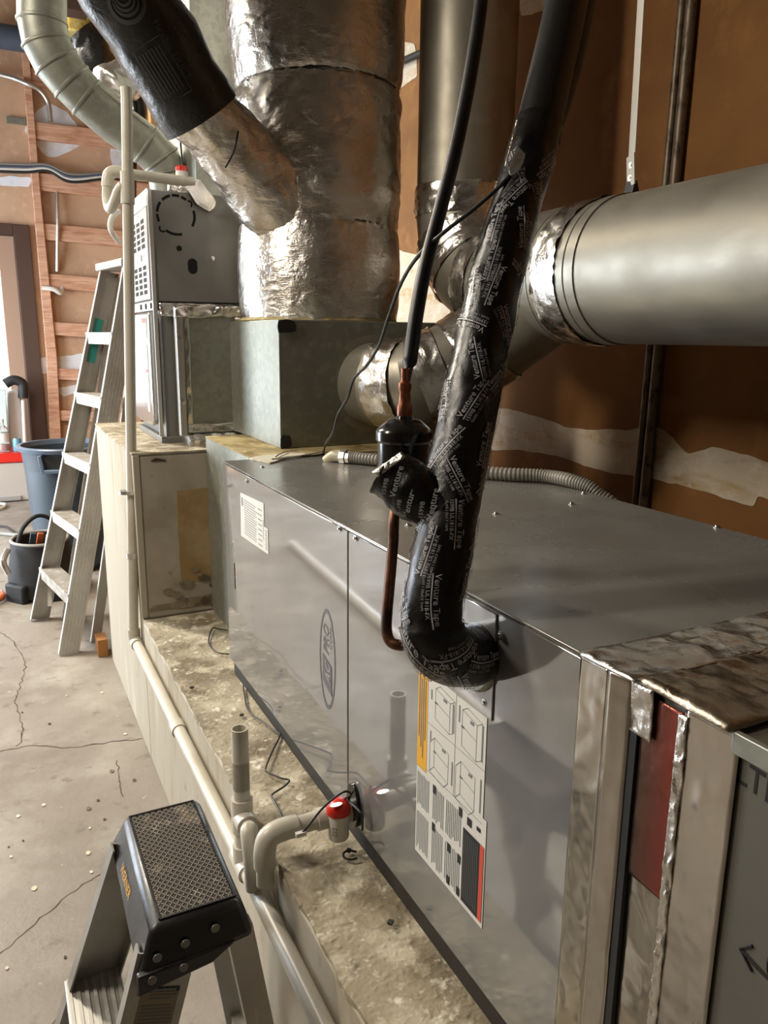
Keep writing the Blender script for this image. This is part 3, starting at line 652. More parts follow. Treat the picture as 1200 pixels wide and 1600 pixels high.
for y in (1.70, 1.555): MB().lathe([(HR, -.006), (HR+.0035, -.003), (HR+.0035, .003), (HR, .006)], (HX, y, HZ), (0, 1, 0), 64).build('seam_ring', 'galv_duct', vd)
lat = [(1.07, 2.21, 1.33), (1.07, 2.10, 1.33), (1.115, 2.035, 1.34), (1.20, 1.99, 1.38), (1.30, 1.95, 1.44), (1.37, 1.87, 1.52), (1.44, 1.74, 1.63)]
MB().tube(lat, .127, 40).build('lateral', 'galv_duct', vd, smooth=16)
MB().lathe([(.128, 0), (.15, .001), (.15, .004), (.128, .005)], (1.07, 2.198, 1.33), (0, -1, 0), 40).build('collar', 'galv_duct', vd)
def band(name, pts, r, parent, seg=48, amp=.004, m='foil'):
    pts = spline(pts, 5); n = len(pts)
    MB().tube(pts, [r+.003]*n, seg, False, rf=lambda i, a: (amp*abs(noise.noise(V((math.cos(a)*5, math.sin(a)*5, i*.5+r*9)))) + amp*.6*noise.noise(V((math.cos(a)*13, math.sin(a)*13, i*.9))))).build(name, m, parent, smooth=60)
band('foil_band', [(VX, VY, 1.945), (VX, VY, 1.90), (VX, VY, 1.855)], VR, vd, 64, .012)
band('foil_band', [elb[2], elb[3]], VR+.003, vd, 56, .010)
band('foil_band', [V(elb[3]).lerp(V(elb[4]), .3), elb[4]], VR+.003, vd, 56, .008)
band('foil_band', [V(elb[5]), V(elb[6])], VR+.002, vd, 56, .008)
band('foil_band', [(HX, 1.675, HZ), (HX, 1.64, HZ), (HX, 1.585, HZ)], HR, vd, 90, .009)
band('foil_band', [V(lat[1])+V((0, .02, 0)), V(lat[2])], .128, vd, 48, .008)
band('foil_band', [V(lat[2]).lerp(V(lat[3]), .2), V(lat[3])], .128, vd, 48, .006)
band('foil_band', [V(lat[3]).lerp(V(lat[4]), .3), V(lat[4])], .128, vd, 48, .008)
band('foil_band', [V(lat[4]), V(lat[4]).lerp(V(lat[5]), .4)], .128, vd, 48, .006)

st = thing('duct_hanger', (HX, 1.545, HZ+HR), 'flat steel hanger strap holding up the large horizontal duct', 'hanger')
MB().beam((HX, 1.60, ZC), (HX, 1.535, 1.90), .036, .0018, (.35, 1, 0)).build('strap', 'strap_steel', st)
MB().beam((HX-.002, 1.537, 1.91), (HX-.002, 1.528, 1.838), .042, .0035, (.35, 1, 0)).build('lap', 'strap_steel', st)
MB().lathe([(HR+.001, -.016), (HR+.0035, -.016), (HR+.0035, .016), (HR+.001, .016)], (HX, 1.53, HZ), (0, 1, 0), 64).build('band', 'galv_duct', st)
MB().hexa([V((HX-.012, 1.515, HZ+HR-.01)), V((HX+.02, 1.515, HZ+HR-.01)), V((HX+.02, 1.545, HZ+HR-.01)), V((HX-.012, 1.545, HZ+HR-.01))], [V((HX-.003, 1.515, 1.85)), V((HX+.003, 1.515, 1.85)), V((HX+.003, 1.545, 1.85)), V((HX-.003, 1.545, 1.85))]).build('saddle', 'black_matte', st)
for z in (1.886, 1.857): screw(V((HX-.004, 1.532, z)), (-1, 0, 0), st, 1.3)

# conduits on the wall
for k, (dy, r, lab) in enumerate(((.036, .0130, 'thinner dark rusty conduit running up the brown wall, left of its pair'), (0, .0165, 'thicker dark rusty conduit running up the brown wall, right of its pair'))):
    o = MB().tube([(XW-.02, 1.855+dy, ZC), (XW-.02, 1.862+dy, 2.2), (XW-.02, 1.888+dy, .2), (XW-.02, 1.888+dy, 0)], r, 16, rf=lambda i, a: 0).build('wall_conduit', 'conduit_old')
    tag(o, lab, 'conduit', 'conduits on the brown wall')
o = MB().tube([P(600, 108, 'x', XW-.03), P(660, 82, 'x', XW-.03)], .016, 10).build('dark_wall_pipe', 'black_matte'); tag(o, 'short dark pipe crossing between foil trunk and vertical duct', 'pipe')

# flexible conduit over the unit
fc = thing('liquidtight_conduit', P(560, 718, 'z', UZ), 'grey corrugated conduit lying across the back of the air handler top', 'conduit')
cpx = [(548, 715), (590, 719), (650, 724), (720, 735), (790, 741), (850, 744), (895, 752)]
cpts = [P(x, y, 'z', UZ+.016) for x, y in cpx]; last = cpts[-1]
cpts += [V((UX1+.03, last.y-.05, UZ-.005)), V((UX1+.07, last.y-.10, UZ-.08)), V((UX1+.09, last.y-.12, .75))]
cs = spline(cpts, 40)
MB().tube(cs, .0155, 14, rf=lambda i, a: .0012 if i % 4 < 2 else -.0008).build('sheath', 'flex_grey', fc, smooth=60)
c0 = cpts[0]; dd = (cpts[1]-c0).normalized()
MB().lathe([(.012, -.030), (.021, -.028), (.021, -.012), (.017, -.012), (.017, 0)], c0, dd, 8).build('gland_nut', 'zinc', fc, smooth=20)
MB().tube(spline([c0-dd*.02, c0-dd*.05, c0-dd*.07+V((0, 0, -.012)), V((c0.x-dd.x*.075, c0.y-dd.y*.075, UZ))], 5), .017, 14).build('elbow_fitting', 'pvc_dirty', fc)
MB().tube(spline([P(505, 705, 'z', UZ+.006), P(470, 712, 'z', UZ+.006), P(430, 716, 'z', UZ+.008), P(445, 706, 'z', UZ+.01), P(465, 704, 'z', UZ+.006)], 6), .0025, 6).build('tail_wire', 'wire_white', fc)

# ================================================================== LINE SET
ls = thing('suction_line', (.5, .82, 1.06), 'thick refrigerant line wrapped in black printed tape rising from the air handler', 'refrigerant line')
ppx = [(748, 1019, None), (722, 1024, .985), (697, 1018, .958), (678, 993, .945), (675, 950, .945), (683, 905, .948), (694, 850, .955), (704, 795, .965), (715, 730, .975), (729, 660, .985), (743, 590, 1.0), (757, 520, 1.012), (772, 450, 1.025), (790, 380, 1.04), (810, 310, 1.055), (827, 250, 1.068), (842, 195, 1.08)]
hp = []
for x, y, dp in ppx: hp.append(P(x, y, 'x', UX-.004) if dp is None else D(x, y, dp))
hs = spline(hp, 8); hn = len(hs); hT, hN, hB = frames(hs)
hl = [0]
for i in range(1, hn): hl.append(hl[-1]+(hs[i]-hs[i-1]).length)
rad = lambda s: .0365 - .004*min(1, max(0, (s-.35)/.5)) + (.003 if s < .12 else 0)
def hr(i, a):
    s = hl[i]; return .0022*noise.noise(V((math.cos(a)*1.6, math.sin(a)*1.6, s*22)))+.0016*abs(noise.noise(V((math.cos(a)*4, math.sin(a)*4, s*60))))
MB().tube(hs, [rad(s) for s in hl], 40, True, rf=hr).build('tape_wrap', 'tape_black', ls, smooth=50)
def on_hose(s, a, e=.0026):
    s = max(0, min(hl[-1]-1e-4, s)); i = 0
    while i < hn-2 and hl[i+1] < s: i += 1
    t = (s-hl[i])/max(1e-6, hl[i+1]-hl[i]); p = hs[i].lerp(hs[i+1], t); n_ = hN[i].lerp(hN[i+1], t).normalized(); b_ = hB[i].lerp(hB[i+1], t).normalized()
    return p + (n_*math.cos(a)+b_*math.sin(a))*(rad(s)+hr(i, a)*.9+e)
tp = MB(); rnd = random.Random(3); s0 = .07; row = 0
s0 = .045
while s0 < hl[-1]-.06:
    for q in range(5):
        a0 = q*math.pi*.4+row*.8+rnd.uniform(-.25, .25); psi = rnd.choice((0, 0, math.pi, math.pi, .4, -.5, math.pi+.6, 1.1, math.pi-.5))+rnd.uniform(-.15, .15); ss = s0+rnd.uniform(-.012, .012)
        def f_(u, v, a0=a0, psi=psi, ss=ss):
            return on_hose(ss+u*math.cos(psi)-v*math.sin(psi), a0-(u*math.sin(psi)+v*math.cos(psi))/.037)
        put_text(tp, 'Venture Tape', .0105, f_, .012, du=-.03, dv=0)
        for k in range(6): tp.add([f_(-.03+k*.01, -.0036), f_(-.02+k*.01, -.0036), f_(-.02+k*.01, -.0020), f_(-.03+k*.01, -.0020)], [(0, 1, 2, 3)])
        put_text(tp, '1599B UL181B-FX', .0066, f_, 0, du=-.03, dv=-.0095)
        put_text(tp, 'CLASS 1 DUCT TAPE', .0042, f_, 0, du=-.028, dv=-.0145)
    s0 += .050; row += 1
tp.build('tape_print', 'tape_print', ls, fix=False, smooth=0)
# bare foam above the tape, two tubes side by side
up0 = hs[-1]; hp2 = [hs[-4], up0, D(862, 110, 1.105), D(882, 20, 1.135), D(905, -110, 1.18), D(940, -420, 1.30)]
MB().tube(spline(hp2, 8), .0315, 28).build('foam_sleeve', 'foam_black', ls)
hp3 = [hs[-5]+_r*.016, D(866, 180, 1.10), D(893, 90, 1.13), D(912, 0, 1.165), D(930, -110, 1.20), D(965, -420, 1.32)]
MB().tube(spline(hp3, 8), .0195, 20).build('foam_sleeve', 'foam_black', ls)
# raised tape ends and shiny foil fold near the top
MB().plate(ragged([D(806, 230, 1.022), D(820, 240, 1.018), D(814, 262, 1.016), D(800, 275, 1.02), D(796, 262, 1.022)], .004, 3, 2), _f*.003).build('torn_flap', 'foil', ls)
for y0, y1, xo in ((188, 262, 808), (300, 395, 783), (420, 560, 738)):
    wd = 3.2
    q = [D(xo-(y-y0)*.26*(1 if y0 < 400 else .72), y, 1.035) for y in range(y0, y1+1, 9)]
    MB().tube(q, [.0012+.0018*abs(noise.noise(V((k*.7, y0, 0)))) for k in range(len(q))], 6).build('tape_edge', 'foil', ls)
# taped stub (valve body) to the left
vs = MB(); vp = spline([D(690, 800, .962), D(665, 782, .965), D(635, 760, .972), D(603, 737, .978)], 8)
vs.tube(vp, [.034-.003*math.sin(i*.35) for i in range(len(vp))], 26, True, rf=lambda i, a: .004*noise.noise(V((math.cos(a)*2, math.sin(a)*2, i*.3)))+.003*abs(noise.noise(V((math.cos(a)*5, math.sin(a)*5, i*.5)))))
vb = vs.build('taped_valve', 'tape_black', ls, smooth=35)
vd_ = (vp[-1]-vp[0]).normalized()
vt = MB(); tC = (CAM-vp[12]); tC = (tC-vd_*tC.dot(vd_)).normalized(); sC = vd_.cross(tC)
def on_valve(u, v): 
    a = -v/.034; return vp[14]+vd_*u+(tC*math.cos(a)+sC*math.sin(a))*.0375
for (ang, uo, vo) in ((-1.2, .012, .0), (-1.25, -.016, .012), (-1.1, -.040, -.004)):
    g = lambda u, v, ang=ang, uo=uo, vo=vo: on_valve(uo+u*math.cos(ang)-v*math.sin(ang), vo+u*math.sin(ang)+v*math.cos(ang))
    put_text(vt, 'Venture', .0115, g, .012, du=-.02); put_text(vt, '1599B', .008, g, 0, du=-.02, dv=.013)
vt.build('tape_print', 'tape_print', vb, fix=False, smooth=0)
wrinkled('foil_end', 'foil', vb, D(583, 738, .952), D(627, 706, .945)-D(583, 738, .952), D(590, 746, .948)-D(583, 738, .952), 14, 5, .004, -_f, seed=4, sc=90)

# liquid line: filter drier, copper and its insulated riser
fd = thing('filter_drier', D(628, 740, 1.03), 'black filter drier canister on the thin copper line behind the taped valve', 'filter drier')
top = D(632, 650, 1.06); axv = V((0, 0, 1)); R0 = .0385
ctr = V((top.x, top.y, 0))
def zz(py): return D(630, py, 1.06).z
MB().lathe([(0, zz(648)), (.010, zz(648)), (.012, zz(654)), (.022, zz(656)), (.035, zz(668)), (.0385, zz(672)), (.0395, zz(676)), (.0395, zz(688)), (.0365, zz(692)), (.0365, zz(770)), (.03, zz(782)), (.012, zz(792)), (0, zz(794))], ctr, (0, 0, 1), 40).build('canister', 'black_gloss', fd)
MB().lathe([(.0065, zz(652)), (.0105, zz(650)), (.0105, zz(634)), (.0085, zz(630)), (.0075, zz(612)), (.009, zz(608)), (.009, zz(598)), (.0055, zz(594)), (.0055, zz(575))], ctr, (0, 0, 1), 16).build('flare_fitting', 'copper_bright', fd)
lq = [V((ctr.x, ctr.y, zz(600)))] + [D(641, 560, 1.065), D(650, 495, 1.07), D(664, 420, 1.075), D(686, 335, 1.085), D(708, 250, 1.095), D(727, 160, 1.11), D(741, 80, 1.125), D(752, 0, 1.14), D(762, -110, 1.17), D(775, -420, 1.28)]
MB().tube(spline(lq, 8), [.0062 if i < 7 else .0102 for i in range(10*8+1)], 14).build('insulated_line', 'foam_black', fd)
cu = [V((ctr.x, ctr.y, zz(788)))] + [D(617, 800, 1.02), D(614, 850, 1.01), D(609, 910, 1.0), D(605, 955, .995), D(604, 985, .99), D(610, 1002, .985), D(625, 1008, .98), D(650, 1007, .985), D(690, 1010, 1.0)]
MB().tube(spline(cu, 8), .0072, 14).build('copper_tube', 'copper', fd)
# thermostat wire
w_pts = [D(806, 262, 1.03), D(780, 292, 1.03), D(740, 327, 1.04), D(690, 366, 1.06), D(655, 398, 1.10), D(628, 440, 1.16), D(607, 495, 1.25), D(592, 540, 1.34), D(572, 572, 1.44), D(553, 592, 1.52), D(543, 622, 1.60), D(528, 648, 1.70), D(520, 676, 1.80), P(509, 693, 'z', UZ+.05), P(506, 704, 'z', UZ+.006), P(500, 711, 'z', UZ+.004), P(455, 714, 'z', UZ+.004), P(425, 718, 'z', UZ+.005)]
o = MB().tube(spline(w_pts, 8), [.0028+.0006*noise.noise(V((i*.5, 0, 0))) for i in range((len(w_pts)-1)*8+1)], 8).build('control_wire', 'wire_black'); tag(o, 'thin black control wire looping from the taped line to the unit top', 'wire')

# ================================================================== FURNACE ON THE BLOCK
fu = thing('furnace', (.85, 3.03, ZB), 'upright grey gas furnace with louvered doors on the tall pedestal', 'furnace')
FX0, FY0, FY1 = .53, 2.80, 3.27
MB().bx(FX0, 1.15, FY0, FY1, 1.585, 1.945).build('upper_cabinet', 'furnace_grey', fu, bevel=.003)
MB().bx(FX0+.015, 1.15, FY0+.005, FY1, 1.115, 1.585).build('lower_cabinet', 'furnace_grey', fu, bevel=.003)
MB().bx(FX0-.012, FX0+.002, FY0+.0, FY1, 1.895, 1.948).build('top_trim', 'furnace_light', fu, bevel=.002)
MB().bx(FX0-.010, FX0+.004, FY0-.004, FY0+.006, 1.12, 1.945).build('corner_edge', 'furnace_light', fu, bevel=.002)
du_ = MB().bx(FX0-.014, FX0, FY0+.02, FY1, 1.592, 1.892).build('upper_door', 'furnace_door', fu, bevel=.003)
lv0 = None
for blk_z, n in ((1.765, 5), (1.612, 5)):
    for r in range(n):
        for c in range(4):
            y = FY0+.065+c*.088; z = blk_z+r*.0205; 
            if lv0 is None: lv0 = MB().bx(FX0-.0147, FX0-.0135, 0, .058, 0, .0135).build('louver_slot', 'black_hole', du_, smooth=0); lo_ = lv0
            else: lo_ = lv0.copy(); col.objects.link(lo_)
            lo_.location = (0, y, z)
MB().bx(FX0-.0148, FX0-.0135, FY0+.10, FY0+.19, 1.718, 1.755).build('emblem_plate', 'label_white', du_)
MB().plate([V((FX0-.0155, FY0+.145+.018*math.cos(a), 1.737+.012*math.sin(a))) for a in [2*math.pi*k/20 for k in range(20)]], (-.001, 0, 0)).build('emblem', 'furnace_grey', du_)
MB().bx(FX0-.0148, FX0-.0135, FY0+.12, FY0+.22, 1.868-.01, 1.888).build('rating_sticker', 'label_white', du_)
MB().bx(FX0-.0155, FX0-.0145, FY0+.14, FY0+.155, 1.872, 1.880).build('sticker_mark', 'label_red', du_)
mid = MB().bx(FX0-.006, FX0+.01, FY0+.005, FY1, 1.555, 1.590).build('control_strip', 'furnace_light', fu, bevel=.002)
for y in (FY0+.05, FY0+.15, FY0+.25): MB().lathe([(0, .004), (.010, .004), (.012, 0)], (FX0-.006, y, 1.572), (-1, 0, 0), 6).build('latch', 'black_gloss', mid)
# glossy lower door with rounded bottom
poly = [(FY0+.03, 1.20), (FY0+.05, 1.16), (FY0+.10, 1.150), (FY1-.05, 1.150), (FY1, 1.165), (FY1, 1.548), (FY0+.03, 1.548)]
ld = MB().plate([V((FX0-.022, y, z)) for y, z in poly], (.020, 0, 0)).build('lower_door', 'furnace_gloss', fu, bevel=.005)
MB().bx(FX0-.0232, FX0-.0222, FY0+.075, FY0+.16, 1.46, 1.535).build('wiring_label', 'label_white', ld)
MB().bx(FX0-.0238, FX0-.0230, FY0+.082, FY0+.155, 1.515, 1.530).build('label_stripe', 'label_red', ld)
for y in (FY0+.10, FY0+.128): MB().bx(FX0-.0238, FX0-.0230, y, y+.004, 1.465, 1.51).build('label_line', 'ink_grey', ld)
MB().bx(FX0-.0232, FX0-.0222, FY0+.085, FY0+.125, 1.20, 1.44).build('warning_label', 'label_white', ld)
MB().bx(FX0-.0238, FX0-.0230, FY0+.088, FY0+.122, 1.34, 1.352).build('label_stripe', 'label_red', ld)
MB().bx(FX0-.004, 1.15, FY0, FY1, ZB, 1.118).build('base_rail', 'furnace_grey', fu, bevel=.002)
# knock-outs on the side
FS = FY0-.0006
def sd(px, py): return P(px, py, 'y', FS)
cc = sd(275, 336); rr = (sd(304, 336)-sd(246, 336)).length/2
mb = MB()
def slot(a0, a1, r=rr, c=cc, w=.0045):
    n = max(3, int(abs(a1-a0)*8)); pts = []
    for k in range(n+1):
        a = a0+(a1-a0)*k/n; pts.append((c+V((math.cos(a), 0, math.sin(a)))*(r+w), c+V((math.cos(a), 0, math.sin(a)))*(r-w)))
    for k in range(n): mb.add([pts[k][0], pts[k][1], pts[k+1][1], pts[k+1][0]], [(0, 1, 2, 3)])
for a0, a1 in ((-.55, .30), (.95, 1.25), (1.35, 1.75), (1.85, 2.35), (2.5, 3.05), (3.15, 3.55), (4.1, 5.0)): slot(a0, a1)
slot(-.9, 2.0, .010, sd(295, 319), .0028); slot(2.4, 5.6, .010, sd(254, 357), .0028)
h = sd(280, 388); mb.add([h+V((math.cos(a), 0, math.sin(a)))*.0095 for a in [2*math.pi*k/20 for k in range(20)]], [tuple(range(20))])
h = sd(301, 416); n = 24
mb.add([h+V((.017*math.cos(a), 0, .017*math.sin(a)+(.009 if math.sin(a) > 0 else -.009))) for a in [2*math.pi*k/n for k in range(n)]], [tuple(range(n))])
mb.build('knockouts', 'black_hole', fu, fix=False, smooth=0)

screw(sd(332, 404), (0, -1, 0), fu, 1.5)
wrinkled('foil_seam', 'foil', fu, V((FX0+.01, FY0-.006, 1.535)), V((.30, -.01, 0)), V((0, 0, .045)), 40, 8, .010, (0, -1, 0), seed=31)

rp = thing('return_plenum', (.7, 2.75, ZB), 'foil taped galvanized return box in front of the furnace side', 'duct box')
MB().bx(.585, .86, 2.715, 2.795, 1.135, 1.545).build('side_panel', 'galv', rp, bevel=.002)
MB().bx(.575, .597, 2.700, 2.735, 1.13, 1.545).build('corner_angle', 'furnace_light', rp, bevel=.002)
for z in (1.46, 1.25): screw(V((.586, 2.700, z)), (0, -1, 0), rp, 2)
wrinkled('foil_tape', 'foil_smooth', rp, V((.60, 2.712, 1.14)), V((.022, 0, 0)), V((0, 0, .40)), 5, 40, .003, (0, -1, 0), seed=33)
wrinkled('foil_tape', 'foil_smooth', rp, V((.775, 2.712, 1.14)), V((.03, 0, 0)), V((0, 0, .40)), 5, 40, .004, (0, -1, 0), seed=34)
wrinkled('foil_tape', 'foil', rp, V((.60, 2.710, 1.14)), V((.18, 0, 0)), V((0, 0, .03)), 30, 6, .006, (0, -1, 0), seed=35)
wrinkled('foil_tape', 'foil', rp, V((.57, 2.708, 1.528)), V((.25, 0, .01)), V((0, 0, .04)), 40, 8, .012, (0, -1, 0), seed=38)
mb = MB(); nn = 16
bagp = [V((.60+.26*i/nn, 2.685+.006*noise.noise(V((i*.6, 0, 0))), 0)) for i in range(nn+1)]
for i in range(nn):
    a, b = bagp[i], bagp[i+1]; za = ZB; h1 = 1.135+.004*noise.noise(V((i*.8, 2, 0))); h2 = 1.135+.004*noise.noise(V(((i+1)*.8, 2, 0)))
    mb.add([V((a.x, a.y, za)), V((b.x, b.y, za)), V((b.x, b.y-.004, 1.115)), V((a.x, a.y-.004, 1.115)), V((b.x, b.y+.02, h2)), V((a.x, a.y+.02, h1)), V((b.x, 2.80, h2)), V((a.x, 2.80, h1))], [(0, 1, 2, 3), (3, 2, 4, 5), (5, 4, 6, 7)])
mb.add([V((.60, 2.685, ZB)), V((.60, 2.681, 1.115)), V((.60, 2.705, 1.135)), V((.60, 2.80, 1.135)), V((.60, 2.80, ZB))], [(0, 1, 2, 3, 4)])
mb.build('foil_skirt', 'foil', rp)

cpn = thing('coil_plenum', (1.0, 3.15, 1.95), 'tall galvanized coil plenum rising above the furnace', 'plenum')
MB().bx(.715, 1.30, 2.92, 3.44, 1.945, ZC).build('casing', 'galv', cpn, bevel=.003)
MB().bx(.70, 1.30, 2.90, 2.925, 1.945, 2.005).build('bottom_flange', 'galv', cpn, bevel=.002)
MB().bx(.7135, .715, 2.97, 3.05, 2.50, 2.62).build('inspection_label', 'label_white', cpn)
MB().plate(ragged([P(x, y, 'y', 2.79) for x, y in ((288, 290), (312, 284), (336, 316), (326, 331), (308, 320))], .006, 5, 3), (0, -.012, 0)).build('foil_patch', 'foil', cpn)
wrinkled('foil_patch', 'foil', cpn, P(262, 300, 'y', 2.90), V((.12, 0, 0)), V((0, 0, .05)), 20, 8, .02, (0, -1, 0), seed=41)

# flue pipe
fl = thing('flue_pipe', P(268, 300, 'y', 3.1), 'galvanized flue pipe elbowing up and left from the furnace top', 'flue pipe')
fpx = [(66, -260), (65, -60), (66, 35), (72, 66), (88, 98), (112, 128), (135, 152), (180, 192), (228, 226), (252, 250), (262, 272), (268, 312)]
fpt = [P(x, y, 'y', 3.1) for x, y in fpx]
frr = [.078, .078, .078, .078, .078, .075, .073, .072, .072, .072, .072, .072]
MB().tube(fpt, frr, 36).build('pipe', 'galv_dull', fl, smooth=16)
for i in (2, 3, 4, 5, 6, 8, 9, 10):
    dr = (fpt[min(i+1, len(fpt)-1)]-fpt[i-1]).normalized(); MB().lathe([(frr[i], -.006), (frr[i]+.004, -.003), (frr[i]+.004, .003), (frr[i], .006)], fpt[i], dr, 36).build('crimp_ring', 'galv_dull', fl)
MB().beam(fpt[6]+(fpt[7]-fpt[6])*.1-_f*.064+V((.03, 0, .03)), fpt[8]-_f*.064+V((.03, 0, .03)), .012, .006, _r).build('lock_seam', 'galv_dull', fl)

# condensate piping of the upper coil
up_ = thing('condensate_riser', P(206, 990, 'y', 2.64), 'cream pvc riser standing beside the furnace with a loop trap', 'pipe')
v0, v1 = V((.365, 2.645, .43)), P(197, 137, 'y', 2.645)
vm = v0.lerp(v1, .5)
MB().tube([v0, v0.lerp(v1, .5), v1-V((0, 0, .03))], .0172, 20).build('riser', 'pvc', up_)
MB().pipe(v1-V((0, 0, .03)), v1, .0172, .0135).build('open_end', 'pvc', up_)
cq = lambda y: P(192, y, 'y', 2.645)
cz0, cz1 = P(190, 318, 'y', 2.645).z, P(190, 268, 'y', 2.645).z
ln = lambda z: v0.lerp(v1, (z-v0.z)/(v1.z-v0.z))
MB().cyl(ln(cz0), ln(cz1), .0212, seg=20).build('coupling', 'pvc', up_)
YT = 2.74
tp1 = [P(302, 285, 'y', YT+.05), P(240, 277, 'y', YT+.02), P(195, 271, 'y', YT)]
MB().tube(spline(tp1, 4), .0165, 18).build('cross_pipe', 'pvc', up_)
MB().tube(spline([P(200, 271, 'y', YT), P(180, 268, 'y', YT), P(170, 274, 'y', YT), P(168, 292, 'y', YT)], 6), .019, 18).build('elbow', 'pvc', up_)
MB().tube(spline([P(168, 288, 'y', YT), P(168, 312, 'y', YT), P(172, 326, 'y', YT-.02), P(178, 318, 'y', YT-.05), P(186, 298, 'y', 2.66), P(192, 290, 'y', 2.65)], 6), [.0165]*24+[.0155]*7, 18).build('trap', 'pvc', up_)
MB().tube(spline([P(186, 330, 'y', 2.9), P(176, 338, 'y', 2.88), P(172, 352, 'y', 2.87), P(176, 365, 'y', 2.87), P(186, 378, 'y', 2.9)], 5), .009, 10).build('vent_hose', 'white_plastic', up_)
MB().pipe(V((.372, 2.647, .74)).lerp(v0, 0)+V((ln(.74).x-.372, 0, -.008)), ln(.74)+V((0, 0, .012)), .0205, .017).build('pipe_clamp', 'zinc', up_)
sp = P(196, 769, 'y', 2.645); MB().pipe(sp-V((0, 0, .006)), sp+V((0, 0, .006)), .0205, .016).bx(sp.x, sp.x+.03, sp.y-.03, sp.y-.0, sp.z-.006, sp.z+.006).build('pipe_strap', 'zinc', up_)
fs = thing('upper_float_switch', P(283, 275, 'y', 2.79), 'small white float switch with red cap on the upper condensate pipe', 'float switch')
a = P(284, 280, 'y', 2.79); b = P(284, 268, 'y', 2.79)
MB().cyl(a, b, .020, seg=18).build('body', 'white_plastic', fs)
MB().lathe([(.021, 0), (.021, .012), (.016, .017), (0, .017)], b, (0, 0, 1), 18).build('cap', 'red_plastic', fs)
MB().tube(spline([b+V((.005, 0, .015)), b+V((.004, .01, .06)), b+V((0, .02, .2))], 5), .003, 6).build('wire', 'wire_black', fs)

# ================================================================== CONDENSATE LINE ON THE PLINTH
PX, PZ, PR = .371, .43, .0168
cl = thing('condensate_line', (PX, 1.3, PZ), 'long cream pvc drain line running along the plinth face with tee and vent stub', 'pipe')
MB().tube([(PX, 2.645, PZ), (PX, -1.4, PZ+.005)], PR, 24).build('drain_run', 'pvc', cl)
MB().tube(spline([(PX-.003, 2.648, PZ+.045), (PX-.003, 2.648, PZ+.01), (PX, 2.635, PZ), (PX, 2.60, PZ)], 5), .0212, 20).build('elbow', 'pvc', cl)
MB().cyl((PX, 1.985, PZ), (PX, 1.94, PZ), .0205, seg=20).build('coupling', 'pvc', cl)
YS = 1.345
MB().cyl((PX, YS+.035, PZ), (PX, YS-.035, PZ), .0218, seg=24).build('lower_tee', 'pvc', cl)
MB().cyl((PX, YS, PZ), (PX, YS, PZ+.045), .0212, seg=24).build('tee_neck', 'pvc', cl)
MB().tube([(PX, YS, PZ+.04), (PX, YS, .66)], PR, 24).build('vent_stub_lower', 'pvc', cl)
ZT = P(372, 1262, 'x', PX).z
MB().cyl((PX, YS, ZT-.032), (PX, YS, ZT+.040), .0215, seg=24).build('upper_tee', 'pvc', cl)
MB().cyl((PX, YS, ZT), (PX, YS-.038, ZT), .0212, seg=24).build('tee_neck', 'pvc', cl)
zt_ = P(374, 1138, 'x', PX).z
MB().tube([(PX, YS, .60), (PX, YS, zt_-.05)], PR, 24).build('vent_stub', 'pvc', cl)
MB().pipe((PX, YS, zt_-.055), (PX, YS, zt_), PR, PR-.0032, 28).build('vent_opening', 'pvc', cl)
MB().tube([(PX, YS, zt_-.06), (PX, YS, zt_-.02)], PR-.003, 16).build('vent_bore', 'pvc_inner', cl)
UYd, UZd = 1.195, .592
MB().tube(spline([(PX, YS-.03, ZT), (PX, YS-.05, ZT-.004), P(389, 1300, 'x', PX-.006), P(394, 1345, 'x', PX-.008), P(397, 1388, 'x', PX-.008)], 6), PR, 20).build('trap_return', 'pvc', cl)
MB().tube([(UX-.004, UYd, UZd), (PX+.05, UYd, UZd)], PR, 24).build('cross_pipe', 'pvc', cl)
MB().tube(spline([(PX+.060, UYd, UZd), (PX+.03, UYd, UZd), (PX+.006, UYd, UZd-.008), (PX-.002, UYd, UZd-.034), (PX-.002, UYd, UZd-.065)], 5), .0205, 24).build('elbow', 'pvc', cl)
MB().tube([(PX-.002, UYd, UZd-.05), (PX-.002, UYd, UZd-.102)], PR, 20).build('drop_leg', 'pvc', cl)
sx = P(520, 1285, 'y', UYd).x
MB().cyl((sx-.034, UYd, UZd), (sx+.034, UYd, UZd), .0205, seg=24).build('switch_tee', 'pvc', cl)
MB().cyl((sx+.028, UYd, UZd), (UX-.012, UYd, UZd), .0195, seg=6).build('male_adapter', 'white_plastic', cl)
lf = thing('float_switch', (sx, UYd, UZd), 'white float switch with bright red cap on the drain pipe at the plinth', 'float switch')
fc_ = V((sx+.004, UYd-.018, 0)); fz0, fz1 = .557, .628
MB().lathe([(0, fz0), (.0185, fz0), (.0195, fz0+.002), (.0195, fz1-.018), (.0195, fz1-.018)], fc_, (0, 0, 1), 28).build('body', 'white_plastic', lf)
MB().lathe([(.0195, fz1-.020), (.0225, fz1-.019), (.0225, fz1-.006), (.019, fz1), (.012, fz1+.006), (0, fz1+.007)], fc_, (0, 0, 1), 28).build('cap', 'red_plastic', lf)
MB().lathe([(.0228, fz1-.014), (.0232, fz1-.013), (.0232, fz1-.009), (.0228, fz1-.008)], fc_, (0, 0, 1), 28).build('cap_rib', 'red_plastic', lf)
MB().plate([fc_+V((-.010+.012*math.cos(a), -.012+.006*math.sin(a), fz1+.0055)) for a in [2*math.pi*k/14 for k in range(14)]], (0, 0, .001)).build('cap_tag', 'chrome', lf)
mb = MB(); put_text(mb, 'SS2', .014, lambda u, v: fc_+V((.0199*math.cos(-2.6+v/.0195), .0199*math.sin(-2.6+v/.0195), fz0+.012+u)), .004); mb.build('lettering', 'ink_grey', lf, fix=False, smooth=0)
